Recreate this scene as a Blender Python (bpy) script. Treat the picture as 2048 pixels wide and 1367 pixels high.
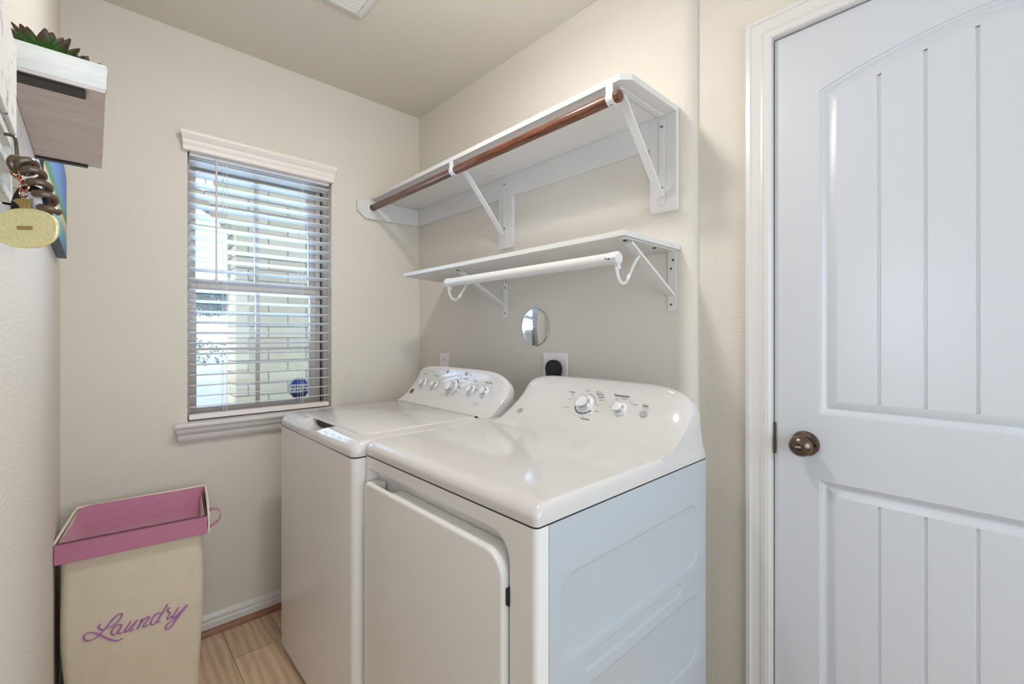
import bpy, bmesh, math, random
from mathutils import Vector, Matrix

random.seed(7)
for o in list(bpy.data.objects):
    bpy.data.objects.remove(o)
scene = bpy.context.scene
col = scene.collection
PI = math.pi

# ------------------------------------------------------------------ camera
YAW = 0.823
cam_d = bpy.data.cameras.new('camera')
cam_d.sensor_width = 36.0
cam_d.lens = 902.1 * 36.0 / 2048.0
cam_d.shift_y = -13.9 / 2048.0
cam_d.clip_start = 0.02
cam = bpy.data.objects.new('camera', cam_d)
col.objects.link(cam)
cam.location = (2.212, -1.341, 1.226)
cam.rotation_euler = (PI / 2, 0, YAW)
scene.camera = cam

# ------------------------------------------------------------------ world, lights, exposure
world = bpy.data.worlds.new('world')
scene.world = world
world.use_nodes = True
wn = world.node_tree
wn.nodes.clear()
wo = wn.nodes.new('ShaderNodeOutputWorld')
bg = wn.nodes.new('ShaderNodeBackground')
tc = wn.nodes.new('ShaderNodeTexCoord')
sx = wn.nodes.new('ShaderNodeSeparateXYZ')
rp = wn.nodes.new('ShaderNodeValToRGB')
rp.color_ramp.elements[0].position = 0.0
rp.color_ramp.elements[0].color = (0.95, 0.97, 1.0, 1)
rp.color_ramp.elements[1].position = 0.7
rp.color_ramp.elements[1].color = (0.42, 0.62, 1.0, 1)
wn.links.new(tc.outputs['Generated'], sx.inputs[0])
wn.links.new(sx.outputs['Z'], rp.inputs[0])
wn.links.new(rp.outputs[0], bg.inputs[0])
wn.links.new(bg.outputs[0], wo.inputs[0])
bg.inputs[1].default_value = 1.45

def light(name, kind, loc, energy, color, **kw):
    d = bpy.data.lights.new(name, kind)
    d.energy = energy
    d.color = color
    for k, v in kw.items():
        setattr(d, k, v)
    o = bpy.data.objects.new(name, d)
    o.location = loc
    col.objects.link(o)
    return o

sun = light('sun', 'SUN', (-3, -6, 6), 2.8, (1.0, 0.95, 0.88), angle=0.01)
sun.rotation_euler = Vector((-0.18, 0.80, -0.58)).to_track_quat('-Z', 'Y').to_euler()
# unseen area lamps added as cool fill (behind and to the right of the camera)
hall = light('hall_fill', 'AREA', (3.575, -0.95, 1.30), 30.5, (0.76, 0.89, 1.0), shape='RECTANGLE', size=1.2, size_y=1.9)
hall.rotation_euler = (0, PI / 2, 0)
hall2 = light('hall_rear_lamp', 'AREA', (1.57, -3.675, 1.43), 16.8, (0.70, 0.85, 1.0), shape='RECTANGLE', size=0.5, size_y=0.9)  # added lamp for the bright room mirrored on the door
hall2.rotation_euler = (PI / 2, 0, 0)
# daylight entering through window_1
wl = light('window_daylight', 'AREA', (-0.30, -0.78, 1.5), 18.0, (0.48, 0.71, 1.0), shape='RECTANGLE', size=0.55, size_y=1.05)
wl.rotation_euler = (0, -PI / 2, 0)

vs = scene.view_settings
scene.display_settings.display_device = 'sRGB'
vs.view_transform = 'Standard'
vs.look = 'None'
vs.use_curve_mapping = False
vs.gamma = 1.0
vs.exposure = 0.0
scene.cycles.max_bounces = 10
scene.cycles.diffuse_bounces = 6
scene.cycles.use_denoising = True
scene.cycles.sample_clamp_indirect = 6.0
scene.cycles.caustics_reflective = False
scene.cycles.caustics_refractive = False

# ------------------------------------------------------------------ materials
def lin(r, g, b):
    return tuple(((c / 255.0) / 12.92 if c / 255.0 <= 0.04045 else ((c / 255.0 + 0.055) / 1.055) ** 2.4) for c in (r, g, b)) + (1.0,)

def mat(name, rgb, rough=0.5, metal=0.0, bump=0.0, bscale=200.0, coat=0.0, var=0.0, vscale=3.0, spec=0.5, sheen=0.0, emis=None, estr=0.0, trans=0.0, bdist=0.002):
    m = bpy.data.materials.new(name)
    m.use_nodes = True
    nt = m.node_tree
    b = nt.nodes['Principled BSDF']
    c = lin(*rgb)
    b.inputs['Base Color'].default_value = c
    b.inputs['Roughness'].default_value = rough
    b.inputs['Metallic'].default_value = metal
    b.inputs['Coat Weight'].default_value = coat
    b.inputs['Specular IOR Level'].default_value = spec
    b.inputs['Sheen Weight'].default_value = sheen
    b.inputs['Transmission Weight'].default_value = trans
    if emis:
        b.inputs['Emission Color'].default_value = lin(*emis)
        b.inputs['Emission Strength'].default_value = estr
    t = nt.nodes.new('ShaderNodeTexCoord')
    if bump:
        n = nt.nodes.new('ShaderNodeTexNoise')
        n.inputs['Scale'].default_value = bscale
        n.inputs['Detail'].default_value = 3.0
        nt.links.new(t.outputs['Object'], n.inputs['Vector'])
        bp = nt.nodes.new('ShaderNodeBump')
        bp.inputs['Strength'].default_value = bump
        bp.inputs['Distance'].default_value = bdist
        nt.links.new(n.outputs['Fac'], bp.inputs['Height'])
        nt.links.new(bp.outputs[0], b.inputs['Normal'])
    if var:
        n2 = nt.nodes.new('ShaderNodeTexNoise')
        n2.inputs['Scale'].default_value = vscale
        n2.inputs['Detail'].default_value = 4.0
        nt.links.new(t.outputs['Object'], n2.inputs['Vector'])
        mr = nt.nodes.new('ShaderNodeMapRange')
        mr.inputs['From Min'].default_value = 0.3
        mr.inputs['From Max'].default_value = 0.7
        mr.inputs['To Min'].default_value = 1 - var
        mr.inputs['To Max'].default_value = 1 + var
        nt.links.new(n2.outputs['Fac'], mr.inputs['Value'])
        mx = nt.nodes.new('ShaderNodeVectorMath')
        mx.operation = 'SCALE'
        mx.inputs[0].default_value = c[:3]
        nt.links.new(mr.outputs[0], mx.inputs['Scale'])
        nt.links.new(mx.outputs[0], b.inputs['Base Color'])
    return m

M = {}
M['wall'] = mat('wall_paint', (221, 215, 206), 0.62, bump=0.9, bscale=150, var=0.01, bdist=0.002, spec=0.3)
M['ceiling'] = mat('ceiling_paint', (217, 212, 200), 0.8, bump=0.4, bscale=140, spec=0.2)
M['trim'] = mat('trim_paint', (220, 218, 217), 0.28, bump=0.05, bscale=60)
M['door'] = mat('door_paint', (204, 207, 213), 0.30, bump=0.16, bscale=420, bdist=0.0006)
M['shelf'] = mat('shelf_white', (222, 221, 220), 0.42, bump=0.05, bscale=150)
M['bracket'] = mat('bracket_white', (224, 224, 224), 0.32)
M['enamel'] = mat('white_enamel', (214, 211, 210), 0.12, coat=0.3)
M['cabinet'] = mat('cabinet_enamel', (233, 232, 231), 0.25, bump=0.08, bscale=500, bdist=0.0003)
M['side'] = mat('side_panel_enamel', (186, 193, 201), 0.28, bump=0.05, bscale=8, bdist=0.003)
M['chrome'] = mat('chrome', (225, 225, 228), 0.06, metal=1.0)
M['zinc'] = mat('zinc_screw', (120, 122, 126), 0.35, metal=0.9)
M['dark'] = mat('dark_gap', (28, 27, 27), 0.6)
M['black'] = mat('black_rubber', (14, 14, 15), 0.55)
M['print'] = mat('printed_ink', (70, 72, 80), 0.6)
M['printblue'] = mat('printed_blue', (60, 90, 190), 0.6)
M['grey'] = mat('grey_button', (165, 168, 172), 0.35)
M['knobcap'] = mat('knob_cap', (226, 228, 232), 0.3)
M['bronze'] = mat('brushed_nickel', (112, 97, 86), 0.27, metal=1.0, bump=0.1, bscale=300)
M['nickel'] = mat('bright_nickel', (200, 190, 178), 0.2, metal=1.0)
M['pink'] = mat('pink_fabric', (186, 122, 150), 0.9, bump=0.6, bscale=600, sheen=0.3, var=0.05, vscale=40, bdist=0.001)
M['pinkdark'] = mat('pink_fabric_seam', (128, 66, 96), 0.9)
M['cream'] = mat('cream_fabric', (216, 204, 184), 0.92, bump=0.6, bscale=700, sheen=0.2, var=0.03, vscale=30, bdist=0.001)
M['piping'] = mat('cream_piping', (240, 230, 214), 0.85)
M['thread'] = mat('purple_thread', (186, 124, 186), 0.7, bump=0.5, bscale=900)
M['threaddark'] = mat('plum_thread', (122, 62, 120), 0.7)
M['blind'] = mat('blind_slat_white', (236, 238, 242), 0.38)
M['valance'] = mat('valance_white', (240, 232, 228), 0.4)
M['cord'] = mat('white_cord', (240, 240, 240), 0.8)
M['wand'] = mat('tilt_wand_plastic', (228, 214, 210), 0.3)
M['vinyl'] = mat('taupe_vinyl', (192, 182, 174), 0.45)
M['vinyldark'] = mat('dark_gasket', (60, 56, 54), 0.6)
M['shoe'] = mat('brown_shoe_moulding', (142, 98, 74), 0.4, var=0.2, vscale=25)
M['plate'] = mat('switch_plate', (240, 236, 236), 0.3)
M['vent'] = mat('vent_white', (226, 226, 222), 0.4)
M['ventback'] = mat('vent_duct', (70, 64, 52), 0.8)
M['blackmetal'] = mat('black_metal', (24, 19, 18), 0.4, metal=0.3)
M['coil'] = mat('brown_coil_plastic', (84, 66, 50), 0.28, coat=0.3)
M['rose'] = mat('rose_gold', (214, 150, 120), 0.15, metal=1.0)
M['golddull'] = mat('glitter_gold', (176, 150, 92), 0.35, metal=0.6, bump=0.8, bscale=900)
M['fobwhite'] = mat('fob_white', (225, 228, 235), 0.3)
M['ground'] = mat('pale_concrete', (225, 222, 214), 0.9, var=0.05, vscale=2)
M['leafblue'] = mat('tree_leaf', (78, 108, 116), 0.7)
M['bark'] = mat('tree_bark', (110, 92, 78), 0.9)
M['stblue'] = mat('sticker_blue', (32, 82, 176), 0.4)
M['stnavy'] = mat('sticker_navy', (18, 36, 84), 0.4)
M['stwhite'] = mat('sticker_white', (214, 224, 240), 0.4)
M['lamp'] = mat('lamp_diffuser', (255, 248, 236), 0.5, emis=(255, 240, 218), estr=6.0)
M['soil'] = mat('planter_soil', (60, 46, 36), 0.9, bump=1, bscale=200)

def node_mat(name):
    m = bpy.data.materials.new(name)
    m.use_nodes = True
    nt = m.node_tree
    return m, nt, nt.nodes['Principled BSDF']

def N(nt, t, **kw):
    n = nt.nodes.new(t)
    for k, v in kw.items():
        if k in n.inputs:
            n.inputs[k].default_value = v
        else:
            setattr(n, k, v)
    return n

# floor planks, long side along X, 178 mm wide
def floor_material():
    m, nt, b = node_mat('oak_plank_floor')
    g = N(nt, 'ShaderNodeNewGeometry')
    mp = N(nt, 'ShaderNodeMapping')
    mp.inputs['Location'].default_value = (0.977, 0.062, 0)
    nt.links.new(g.outputs['Position'], mp.inputs['Vector'])
    br = N(nt, 'ShaderNodeTexBrick')
    br.offset = 0.5
    br.inputs['Scale'].default_value = 1.0
    br.inputs['Brick Width'].default_value = 1.22
    br.inputs['Row Height'].default_value = 0.178
    br.inputs['Mortar Size'].default_value = 0.0011
    br.inputs['Mortar Smooth'].default_value = 0.2
    br.inputs['Bias'].default_value = 0.0
    br.inputs['Color1'].default_value = lin(212, 184, 156)
    br.inputs['Color2'].default_value = lin(196, 168, 140)
    br.inputs['Mortar'].default_value = lin(96, 74, 56)
    nt.links.new(mp.outputs[0], br.inputs['Vector'])
    m2 = N(nt, 'ShaderNodeMapping')
    m2.inputs['Scale'].default_value = (1.6, 16, 1)
    nt.links.new(g.outputs['Position'], m2.inputs['Vector'])
    wv = N(nt, 'ShaderNodeTexNoise')
    wv.inputs['Scale'].default_value = 2.2
    wv.inputs['Detail'].default_value = 6
    wv.inputs['Distortion'].default_value = 1.2
    nt.links.new(m2.outputs[0], wv.inputs['Vector'])
    w2 = N(nt, 'ShaderNodeTexWave')
    w2.bands_direction = 'Y'
    w2.inputs['Scale'].default_value = 1.4
    w2.inputs['Distortion'].default_value = 9
    w2.inputs['Detail'].default_value = 3
    w2.inputs['Detail Scale'].default_value = 0.8
    m3 = N(nt, 'ShaderNodeMapping')
    m3.inputs['Scale'].default_value = (1.2, 7.5, 1)
    nt.links.new(g.outputs['Position'], m3.inputs['Vector'])
    nt.links.new(m3.outputs[0], w2.inputs['Vector'])
    add = N(nt, 'ShaderNodeMath', operation='ADD')
    nt.links.new(wv.outputs['Fac'], add.inputs[0])
    ms = N(nt, 'ShaderNodeMath', operation='MULTIPLY')
    ms.inputs[1].default_value = 0.42
    nt.links.new(w2.outputs['Fac'], ms.inputs[0])
    nt.links.new(ms.outputs[0], add.inputs[1])
    mr = N(nt, 'ShaderNodeMapRange')
    mr.inputs['From Min'].default_value = 0.35
    mr.inputs['From Max'].default_value = 1.0
    mr.inputs['To Min'].default_value = 0.74
    mr.inputs['To Max'].default_value = 1.12
    nt.links.new(add.outputs[0], mr.inputs['Value'])
    sc_ = N(nt, 'ShaderNodeVectorMath', operation='SCALE')
    nt.links.new(br.outputs['Color'], sc_.inputs[0])
    nt.links.new(mr.outputs[0], sc_.inputs['Scale'])
    nt.links.new(sc_.outputs[0], b.inputs['Base Color'])
    b.inputs['Roughness'].default_value = 0.42
    return m
M['floor'] = floor_material()

def wood_rod():
    m, nt, b = node_mat('walnut_stained_wood')
    t = N(nt, 'ShaderNodeTexCoord')
    mp = N(nt, 'ShaderNodeMapping')
    mp.inputs['Scale'].default_value = (5, 120, 120)
    nt.links.new(t.outputs['Object'], mp.inputs['Vector'])
    n = N(nt, 'ShaderNodeTexNoise')
    n.inputs['Scale'].default_value = 1.6
    n.inputs['Detail'].default_value = 6
    n.inputs['Roughness'].default_value = 0.7
    nt.links.new(mp.outputs[0], n.inputs['Vector'])
    r = N(nt, 'ShaderNodeValToRGB')
    r.color_ramp.elements[0].position = 0.35
    r.color_ramp.elements[0].color = lin(56, 32, 24)
    r.color_ramp.elements[1].position = 0.68
    r.color_ramp.elements[1].color = lin(142, 88, 62)
    nt.links.new(n.outputs['Fac'], r.inputs[0])
    nt.links.new(r.outputs[0], b.inputs['Base Color'])
    b.inputs['Roughness'].default_value = 0.3
    return m
M['rod'] = wood_rod()

def brick_mat():
    m, nt, b = node_mat('cream_brick')
    g = N(nt, 'ShaderNodeNewGeometry')
    s = N(nt, 'ShaderNodeSeparateXYZ')
    nt.links.new(g.outputs['Position'], s.inputs[0])
    ad = N(nt, 'ShaderNodeMath', operation='ADD')
    nt.links.new(s.outputs['X'], ad.inputs[0])
    nt.links.new(s.outputs['Y'], ad.inputs[1])
    c = N(nt, 'ShaderNodeCombineXYZ')
    nt.links.new(ad.outputs[0], c.inputs['X'])
    nt.links.new(s.outputs['Z'], c.inputs['Y'])
    br = N(nt, 'ShaderNodeTexBrick')
    br.inputs['Scale'].default_value = 1.0
    br.inputs['Brick Width'].default_value = 0.32
    br.inputs['Row Height'].default_value = 0.100
    br.inputs['Mortar Size'].default_value = 0.007
    br.inputs['Mortar Smooth'].default_value = 0.3
    br.inputs['Color1'].default_value = lin(214, 206, 184)
    br.inputs['Color2'].default_value = lin(198, 189, 164)
    br.inputs['Mortar'].default_value = lin(150, 148, 144)
    nt.links.new(c.outputs[0], br.inputs['Vector'])
    nt.links.new(br.outputs['Color'], b.inputs['Base Color'])
    bp = N(nt, 'ShaderNodeBump')
    bp.inputs['Strength'].default_value = 0.6
    bp.inputs['Distance'].default_value = 0.01
    bp.invert = True
    nt.links.new(br.outputs['Fac'], bp.inputs['Height'])
    nt.links.new(bp.outputs[0], b.inputs['Normal'])
    b.inputs['Roughness'].default_value = 0.9
    return m
M['brick'] = brick_mat()

def distressed():
    m, nt, b = node_mat('distressed_white_wood')
    t = N(nt, 'ShaderNodeTexCoord')
    mp = N(nt, 'ShaderNodeMapping')
    mp.inputs['Scale'].default_value = (30, 30, 14)
    nt.links.new(t.outputs['Object'], mp.inputs['Vector'])
    n = N(nt, 'ShaderNodeTexNoise')
    n.inputs['Scale'].default_value = 2.4
    n.inputs['Detail'].default_value = 7
    n.inputs['Roughness'].default_value = 0.65
    nt.links.new(mp.outputs[0], n.inputs['Vector'])
    r = N(nt, 'ShaderNodeValToRGB')
    r.color_ramp.elements[0].position = 0.60
    r.color_ramp.elements[0].color = lin(236, 232, 228)
    r.color_ramp.elements[1].position = 0.67
    r.color_ramp.elements[1].color = lin(120, 120, 124)
    nt.links.new(n.outputs['Fac'], r.inputs[0])
    nt.links.new(r.outputs[0], b.inputs['Base Color'])
    b.inputs['Roughness'].default_value = 0.6
    return m
M['distressed'] = distressed()

def whitewash(name, c1, c2):
    m, nt, b = node_mat(name)
    t = N(nt, 'ShaderNodeTexCoord')
    mp = N(nt, 'ShaderNodeMapping')
    mp.inputs['Scale'].default_value = (60, 8, 60)
    nt.links.new(t.outputs['Object'], mp.inputs['Vector'])
    n = N(nt, 'ShaderNodeTexNoise')
    n.inputs['Scale'].default_value = 2
    n.inputs['Detail'].default_value = 5
    nt.links.new(mp.outputs[0], n.inputs['Vector'])
    r = N(nt, 'ShaderNodeValToRGB')
    r.color_ramp.elements[0].position = 0.3
    r.color_ramp.elements[0].color = lin(*c1)
    r.color_ramp.elements[1].position = 0.7
    r.color_ramp.elements[1].color = lin(*c2)
    nt.links.new(n.outputs['Fac'], r.inputs[0])
    nt.links.new(r.outputs[0], b.inputs['Base Color'])
    b.inputs['Roughness'].default_value = 0.6
    return m
M['traywhite'] = whitewash('whitewashed_wood', (205, 206, 204), (232, 232, 230))
M['traybase'] = whitewash('grey_wood_underside', (200, 188, 184), (214, 204, 200))

def painting_mat():
    m, nt, b = node_mat('beach_painting')
    g = N(nt, 'ShaderNodeNewGeometry')
    s = N(nt, 'ShaderNodeSeparateXYZ')
    nt.links.new(g.outputs['Position'], s.inputs[0])
    mp = N(nt, 'ShaderNodeMapping')
    mp.inputs['Scale'].default_value = (6, 6, 60)
    nt.links.new(g.outputs['Position'], mp.inputs['Vector'])
    n = N(nt, 'ShaderNodeTexNoise')
    n.inputs['Scale'].default_value = 1.6
    n.inputs['Detail'].default_value = 5
    nt.links.new(mp.outputs[0], n.inputs['Vector'])
    mz = N(nt, 'ShaderNodeMapRange')
    mz.inputs['From Min'].default_value = 1.47
    mz.inputs['From Max'].default_value = 1.72
    nt.links.new(s.outputs['Z'], mz.inputs['Value'])
    nn = N(nt, 'ShaderNodeMath', operation='MULTIPLY_ADD')
    nn.inputs[1].default_value = 0.07
    nt.links.new(n.outputs['Fac'], nn.inputs[0])
    # shoreline runs diagonally across the picture
    sh = N(nt, 'ShaderNodeMath', operation='MULTIPLY_ADD')
    nt.links.new(s.outputs['X'], sh.inputs[0])
    sh.inputs[1].default_value = 0.22
    nt.links.new(mz.outputs[0], sh.inputs[2])
    nt.links.new(sh.outputs[0], nn.inputs[2])
    r = N(nt, 'ShaderNodeValToRGB')
    e = r.color_ramp.elements
    e[0].position = 0.0
    e[0].color = lin(10, 60, 96)
    e[1].position = 1.0
    e[1].color = lin(70, 130, 206)
    for p, c in ((0.14, (22, 104, 148)), (0.26, (60, 150, 176)), (0.36, (120, 172, 160)), (0.42, (206, 194, 140)),
                 (0.48, (222, 206, 156)), (0.52, (58, 116, 62)), (0.60, (50, 142, 80)), (0.66, (84, 140, 210))):
        x = e.new(p)
        x.color = lin(*c)
    nt.links.new(nn.outputs[0], r.inputs[0])
    nt.links.new(r.outputs[0], b.inputs['Base Color'])
    b.inputs['Roughness'].default_value = 0.5
    return m
M['painting'] = painting_mat()
M['canvasedge'] = mat('painted_canvas_edge', (24, 74, 92), 0.5, var=0.3, vscale=20)

def leaf_mat():
    m, nt, b = node_mat('succulent_leaf')
    a = N(nt, 'ShaderNodeVertexColor')
    a.layer_name = 'tip'
    mx = N(nt, 'ShaderNodeMix')
    mx.data_type = 'RGBA'
    mx.inputs[6].default_value = lin(52, 122, 46)
    mx.inputs[7].default_value = lin(74, 26, 30)
    nt.links.new(a.outputs['Color'], mx.inputs[0])
    nt.links.new(mx.outputs[2], b.inputs['Base Color'])
    b.inputs['Roughness'].default_value = 0.45
    return m
M['leaf'] = leaf_mat()

def glass_mat():
    m = bpy.data.materials.new('window_glass')
    m.use_nodes = True
    nt = m.node_tree
    nt.nodes.clear()
    o = nt.nodes.new('ShaderNodeOutputMaterial')
    tr = nt.nodes.new('ShaderNodeBsdfTransparent')
    tr.inputs[0].default_value = (0.93, 0.97, 0.98, 1)
    gl = nt.nodes.new('ShaderNodeBsdfGlossy')
    gl.inputs['Roughness'].default_value = 0.02
    fr = nt.nodes.new('ShaderNodeFresnel')
    fr.inputs[0].default_value = 1.45
    mx = nt.nodes.new('ShaderNodeMixShader')
    nt.links.new(fr.outputs[0], mx.inputs[0])
    nt.links.new(tr.outputs[0], mx.inputs[1])
    nt.links.new(gl.outputs[0], mx.inputs[2])
    nt.links.new(mx.outputs[0], o.inputs[0])
    return m
M['glass'] = glass_mat()

def tag_weave():
    m, nt, b = node_mat('embossed_gold_leather')
    t = N(nt, 'ShaderNodeTexCoord')
    v = N(nt, 'ShaderNodeTexVoronoi')
    v.inputs['Scale'].default_value = 450
    nt.links.new(t.outputs['Object'], v.inputs['Vector'])
    r = N(nt, 'ShaderNodeValToRGB')
    r.color_ramp.elements[0].color = lin(236, 226, 178)
    r.color_ramp.elements[1].color = lin(220, 206, 152)
    nt.links.new(v.outputs['Distance'], r.inputs[0])
    nt.links.new(r.outputs[0], b.inputs['Base Color'])
    bp = N(nt, 'ShaderNodeBump')
    bp.inputs['Strength'].default_value = 0.5
    bp.inputs['Distance'].default_value = 0.0005
    nt.links.new(v.outputs['Distance'], bp.inputs['Height'])
    nt.links.new(bp.outputs[0], b.inputs['Normal'])
    b.inputs['Roughness'].default_value = 0.35
    b.inputs['Metallic'].default_value = 0.25
    return m
M['tagleather'] = tag_weave()

# ------------------------------------------------------------------ geometry helpers
WORLD = {}

class MB:
    def __init__(self):
        self.v = []
        self.f = []
        self.mi = []

    def add(self, verts, faces, mi=0):
        n = len(self.v)
        self.v += [Vector(p) for p in verts]
        self.f += [tuple(i + n for i in f) for f in faces]
        self.mi += [mi] * len(faces)
        return self

    def box(self, x0, x1, y0, y1, z0, z1, mi=0):
        vs_ = [(x, y, z) for x in (x0, x1) for y in (y0, y1) for z in (z0, z1)]
        return self.add(vs_, [(0, 1, 3, 2), (4, 6, 7, 5), (0, 4, 5, 1), (2, 3, 7, 6), (0, 2, 6, 4), (1, 5, 7, 3)], mi)

    def obox(self, c, ax, ay, az, sx_, sy_, sz_, mi=0):
        c = Vector(c)
        vs_ = [c + ax * (i * sx_ / 2) + ay * (j * sy_ / 2) + az * (k * sz_ / 2) for i in (-1, 1) for j in (-1, 1) for k in (-1, 1)]
        return self.add(vs_, [(0, 1, 3, 2), (4, 6, 7, 5), (0, 4, 5, 1), (2, 3, 7, 6), (0, 2, 6, 4), (1, 5, 7, 3)], mi)

    def prism(self, poly, axis, a, b, mi=0):
        """closed polygon in the two other axes (order x,y,z without axis) extruded along axis"""
        n = len(poly)
        def P(p, t):
            if axis == 'x': return (t, p[0], p[1])
            if axis == 'y': return (p[0], t, p[1])
            return (p[0], p[1], t)
        vs_ = [P(p, a) for p in poly] + [P(p, b) for p in poly]
        fs = [tuple(range(n))[::-1], tuple(range(n, 2 * n))]
        fs += [(i, (i + 1) % n, n + (i + 1) % n, n + i) for i in range(n)]
        return self.add(vs_, fs, mi)

    def rings(self, rings, closed=True, cap0=True, cap1=True, mi=0):
        n = len(rings[0])
        vs_ = [p for r in rings for p in r]
        fs = []
        m = n if closed else n - 1
        for k in range(len(rings) - 1):
            for i in range(m):
                j = (i + 1) % n
                fs.append((k * n + i, k * n + j, (k + 1) * n + j, (k + 1) * n + i))
        if cap0: fs.append(tuple(range(n))[::-1])
        if cap1: fs.append(tuple(range((len(rings) - 1) * n, len(rings) * n)))
        return self.add(vs_, fs, mi)

    def lathe(self, c, axis, prof, seg=32, mi=0, cap0=True, cap1=True):
        """prof: list of (radius, height along axis)"""
        c = Vector(c)
        a = Vector(axis).normalized()
        u = a.orthogonal().normalized()
        w = a.cross(u)
        rs = [[c + a * h + (u * math.cos(t * 2 * PI / seg) + w * math.sin(t * 2 * PI / seg)) * max(r, 1e-5) for t in range(seg)] for r, h in prof]
        return self.rings(rs, True, cap0, cap1, mi)

    def cyl(self, p0, p1, r, seg=20, mi=0):
        p0 = Vector(p0)
        p1 = Vector(p1)
        return self.lathe(p0, p1 - p0, [(r, 0), (r, (p1 - p0).length)], seg, mi)

    def tube(self, pts, r, seg=8, mi=0, closed=False):
        pts = [Vector(p) for p in pts]
        rr = r if isinstance(r, (list, tuple)) else [r] * len(pts)
        prev = None
        rs = []
        n = len(pts)
        for i, p in enumerate(pts):
            if closed:
                t = pts[(i + 1) % n] - pts[i - 1]
            else:
                t = pts[min(i + 1, n - 1)] - pts[max(i - 1, 0)]
            t.normalize()
            if prev is None:
                u = t.orthogonal().normalized()
            else:
                u = (prev - t * prev.dot(t))
                u = u.normalized() if u.length > 1e-6 else t.orthogonal().normalized()
            prev = u
            w = t.cross(u)
            rs.append([p + (u * math.cos(a * 2 * PI / seg) + w * math.sin(a * 2 * PI / seg)) * rr[i] for a in range(seg)])
        if closed:
            rs.append(rs[0])
        return self.rings(rs, True, not closed, not closed, mi)

    def build(self, name, mats, parent=None, angle=35, bevel=0.0, bseg=2, label=None):
        me = bpy.data.meshes.new(name)
        lo = Vector((min(p.x for p in self.v), min(p.y for p in self.v), min(p.z for p in self.v)))
        hi = Vector((max(p.x for p in self.v), max(p.y for p in self.v), max(p.z for p in self.v)))
        org = Vector(((lo.x + hi.x) / 2, (lo.y + hi.y) / 2, lo.z if parent is None else (lo.z + hi.z) / 2))
        me.from_pydata([tuple(p - org) for p in self.v], [], self.f)
        if not isinstance(mats, (list, tuple)):
            mats = [mats]
        for m in mats:
            me.materials.append(m)
        for p, i in zip(me.polygons, self.mi):
            p.material_index = i
            p.use_smooth = True
        bm = bmesh.new()
        bm.from_mesh(me)
        bmesh.ops.remove_doubles(bm, verts=bm.verts, dist=1e-6)
        bmesh.ops.recalc_face_normals(bm, faces=bm.faces)
        bm.to_mesh(me)
        bm.free()
        me.set_sharp_from_angle(angle=math.radians(angle))
        me.update()
        o = bpy.data.objects.new(name, me)
        col.objects.link(o)
        if bevel:
            md = o.modifiers.new('bevel', 'BEVEL')
            md.width = bevel
            md.segments = bseg
            md.limit_method = 'ANGLE'
            md.angle_limit = math.radians(40)
            md.harden_normals = True
        if parent is not None:
            o.parent = parent
            o.location = org - WORLD[parent.name]
        else:
            o.location = org
        WORLD[o.name] = org
        if label:
            o['label'] = label
        return o

def thing(name, label, cat, loc, group=None):
    o = bpy.data.objects.new(name, None)
    o.empty_display_size = 0.05
    col.objects.link(o)
    o.location = loc
    WORLD[o.name] = Vector(loc)
    return tag(o, label, cat, group)

def tag(o, label, cat, group=None):
    o['label'] = label
    o['category'] = cat
    if group:
        o['group'] = group
    return o

def struct(o):
    o['kind'] = 'structure'
    return o

def sroot(name, loc):
    o = bpy.data.objects.new(name, None)
    col.objects.link(o)
    o.location = loc
    WORLD[o.name] = Vector(loc)
    return struct(o)

def smooth_pts(pts, n=8, closed=False):
    pts = [Vector(p) for p in pts]
    out = []
    N_ = len(pts)
    rng = range(N_ if closed else N_ - 1)
    for i in rng:
        if closed:
            p0, p1, p2, p3 = pts[i - 1], pts[i], pts[(i + 1) % N_], pts[(i + 2) % N_]
        else:
            p0, p1, p2, p3 = pts[max(i - 1, 0)], pts[i], pts[i + 1], pts[min(i + 2, N_ - 1)]
        for k in range(n):
            t = k / n
            out.append(0.5 * ((2 * p1) + (p2 - p0) * t + (2 * p0 - 5 * p1 + 4 * p2 - p3) * t * t + (3 * p1 - p0 - 3 * p2 + p3) * t ** 3))
    if not closed:
        out.append(pts[-1])
    return out

def rrect(x0, x1, y0, y1, r, seg=6):
    """rounded rectangle outline; r may be a list of 4 (x1y1, x0y1, x0y0, x1y0)"""
    if not isinstance(r, (list, tuple)):
        r = [r] * 4
    out = []
    for (cx, cy, sx_, sy_, a0), rr in zip(((x1, y1, -1, -1, 0), (x0, y1, 1, -1, 90), (x0, y0, 1, 1, 180), (x1, y0, -1, 1, 270)), r):
        rr = max(rr, 1e-4)
        for k in range(seg + 1):
            a = math.radians(a0 + 90 * k / seg)
            out.append((cx + sx_ * rr + rr * math.cos(a), cy + sy_ * rr + rr * math.sin(a)))
    return out

def boolean(o, cutter_mb, op='DIFFERENCE'):
    c = cutter_mb.build('cutter_tmp', M['enamel'])
    md = o.modifiers.new('b', 'BOOLEAN')
    md.operation = op
    md.object = c
    md.solver = 'EXACT'
    bpy.context.view_layer.update()
    dg = bpy.context.evaluated_depsgraph_get()
    me = bpy.data.meshes.new_from_object(o.evaluated_get(dg))
    o.modifiers.remove(md)
    old = o.data
    nm = old.name
    o.data = me
    bpy.data.meshes.remove(old)
    me.name = nm
    bpy.data.objects.remove(c)
    return o

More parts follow.
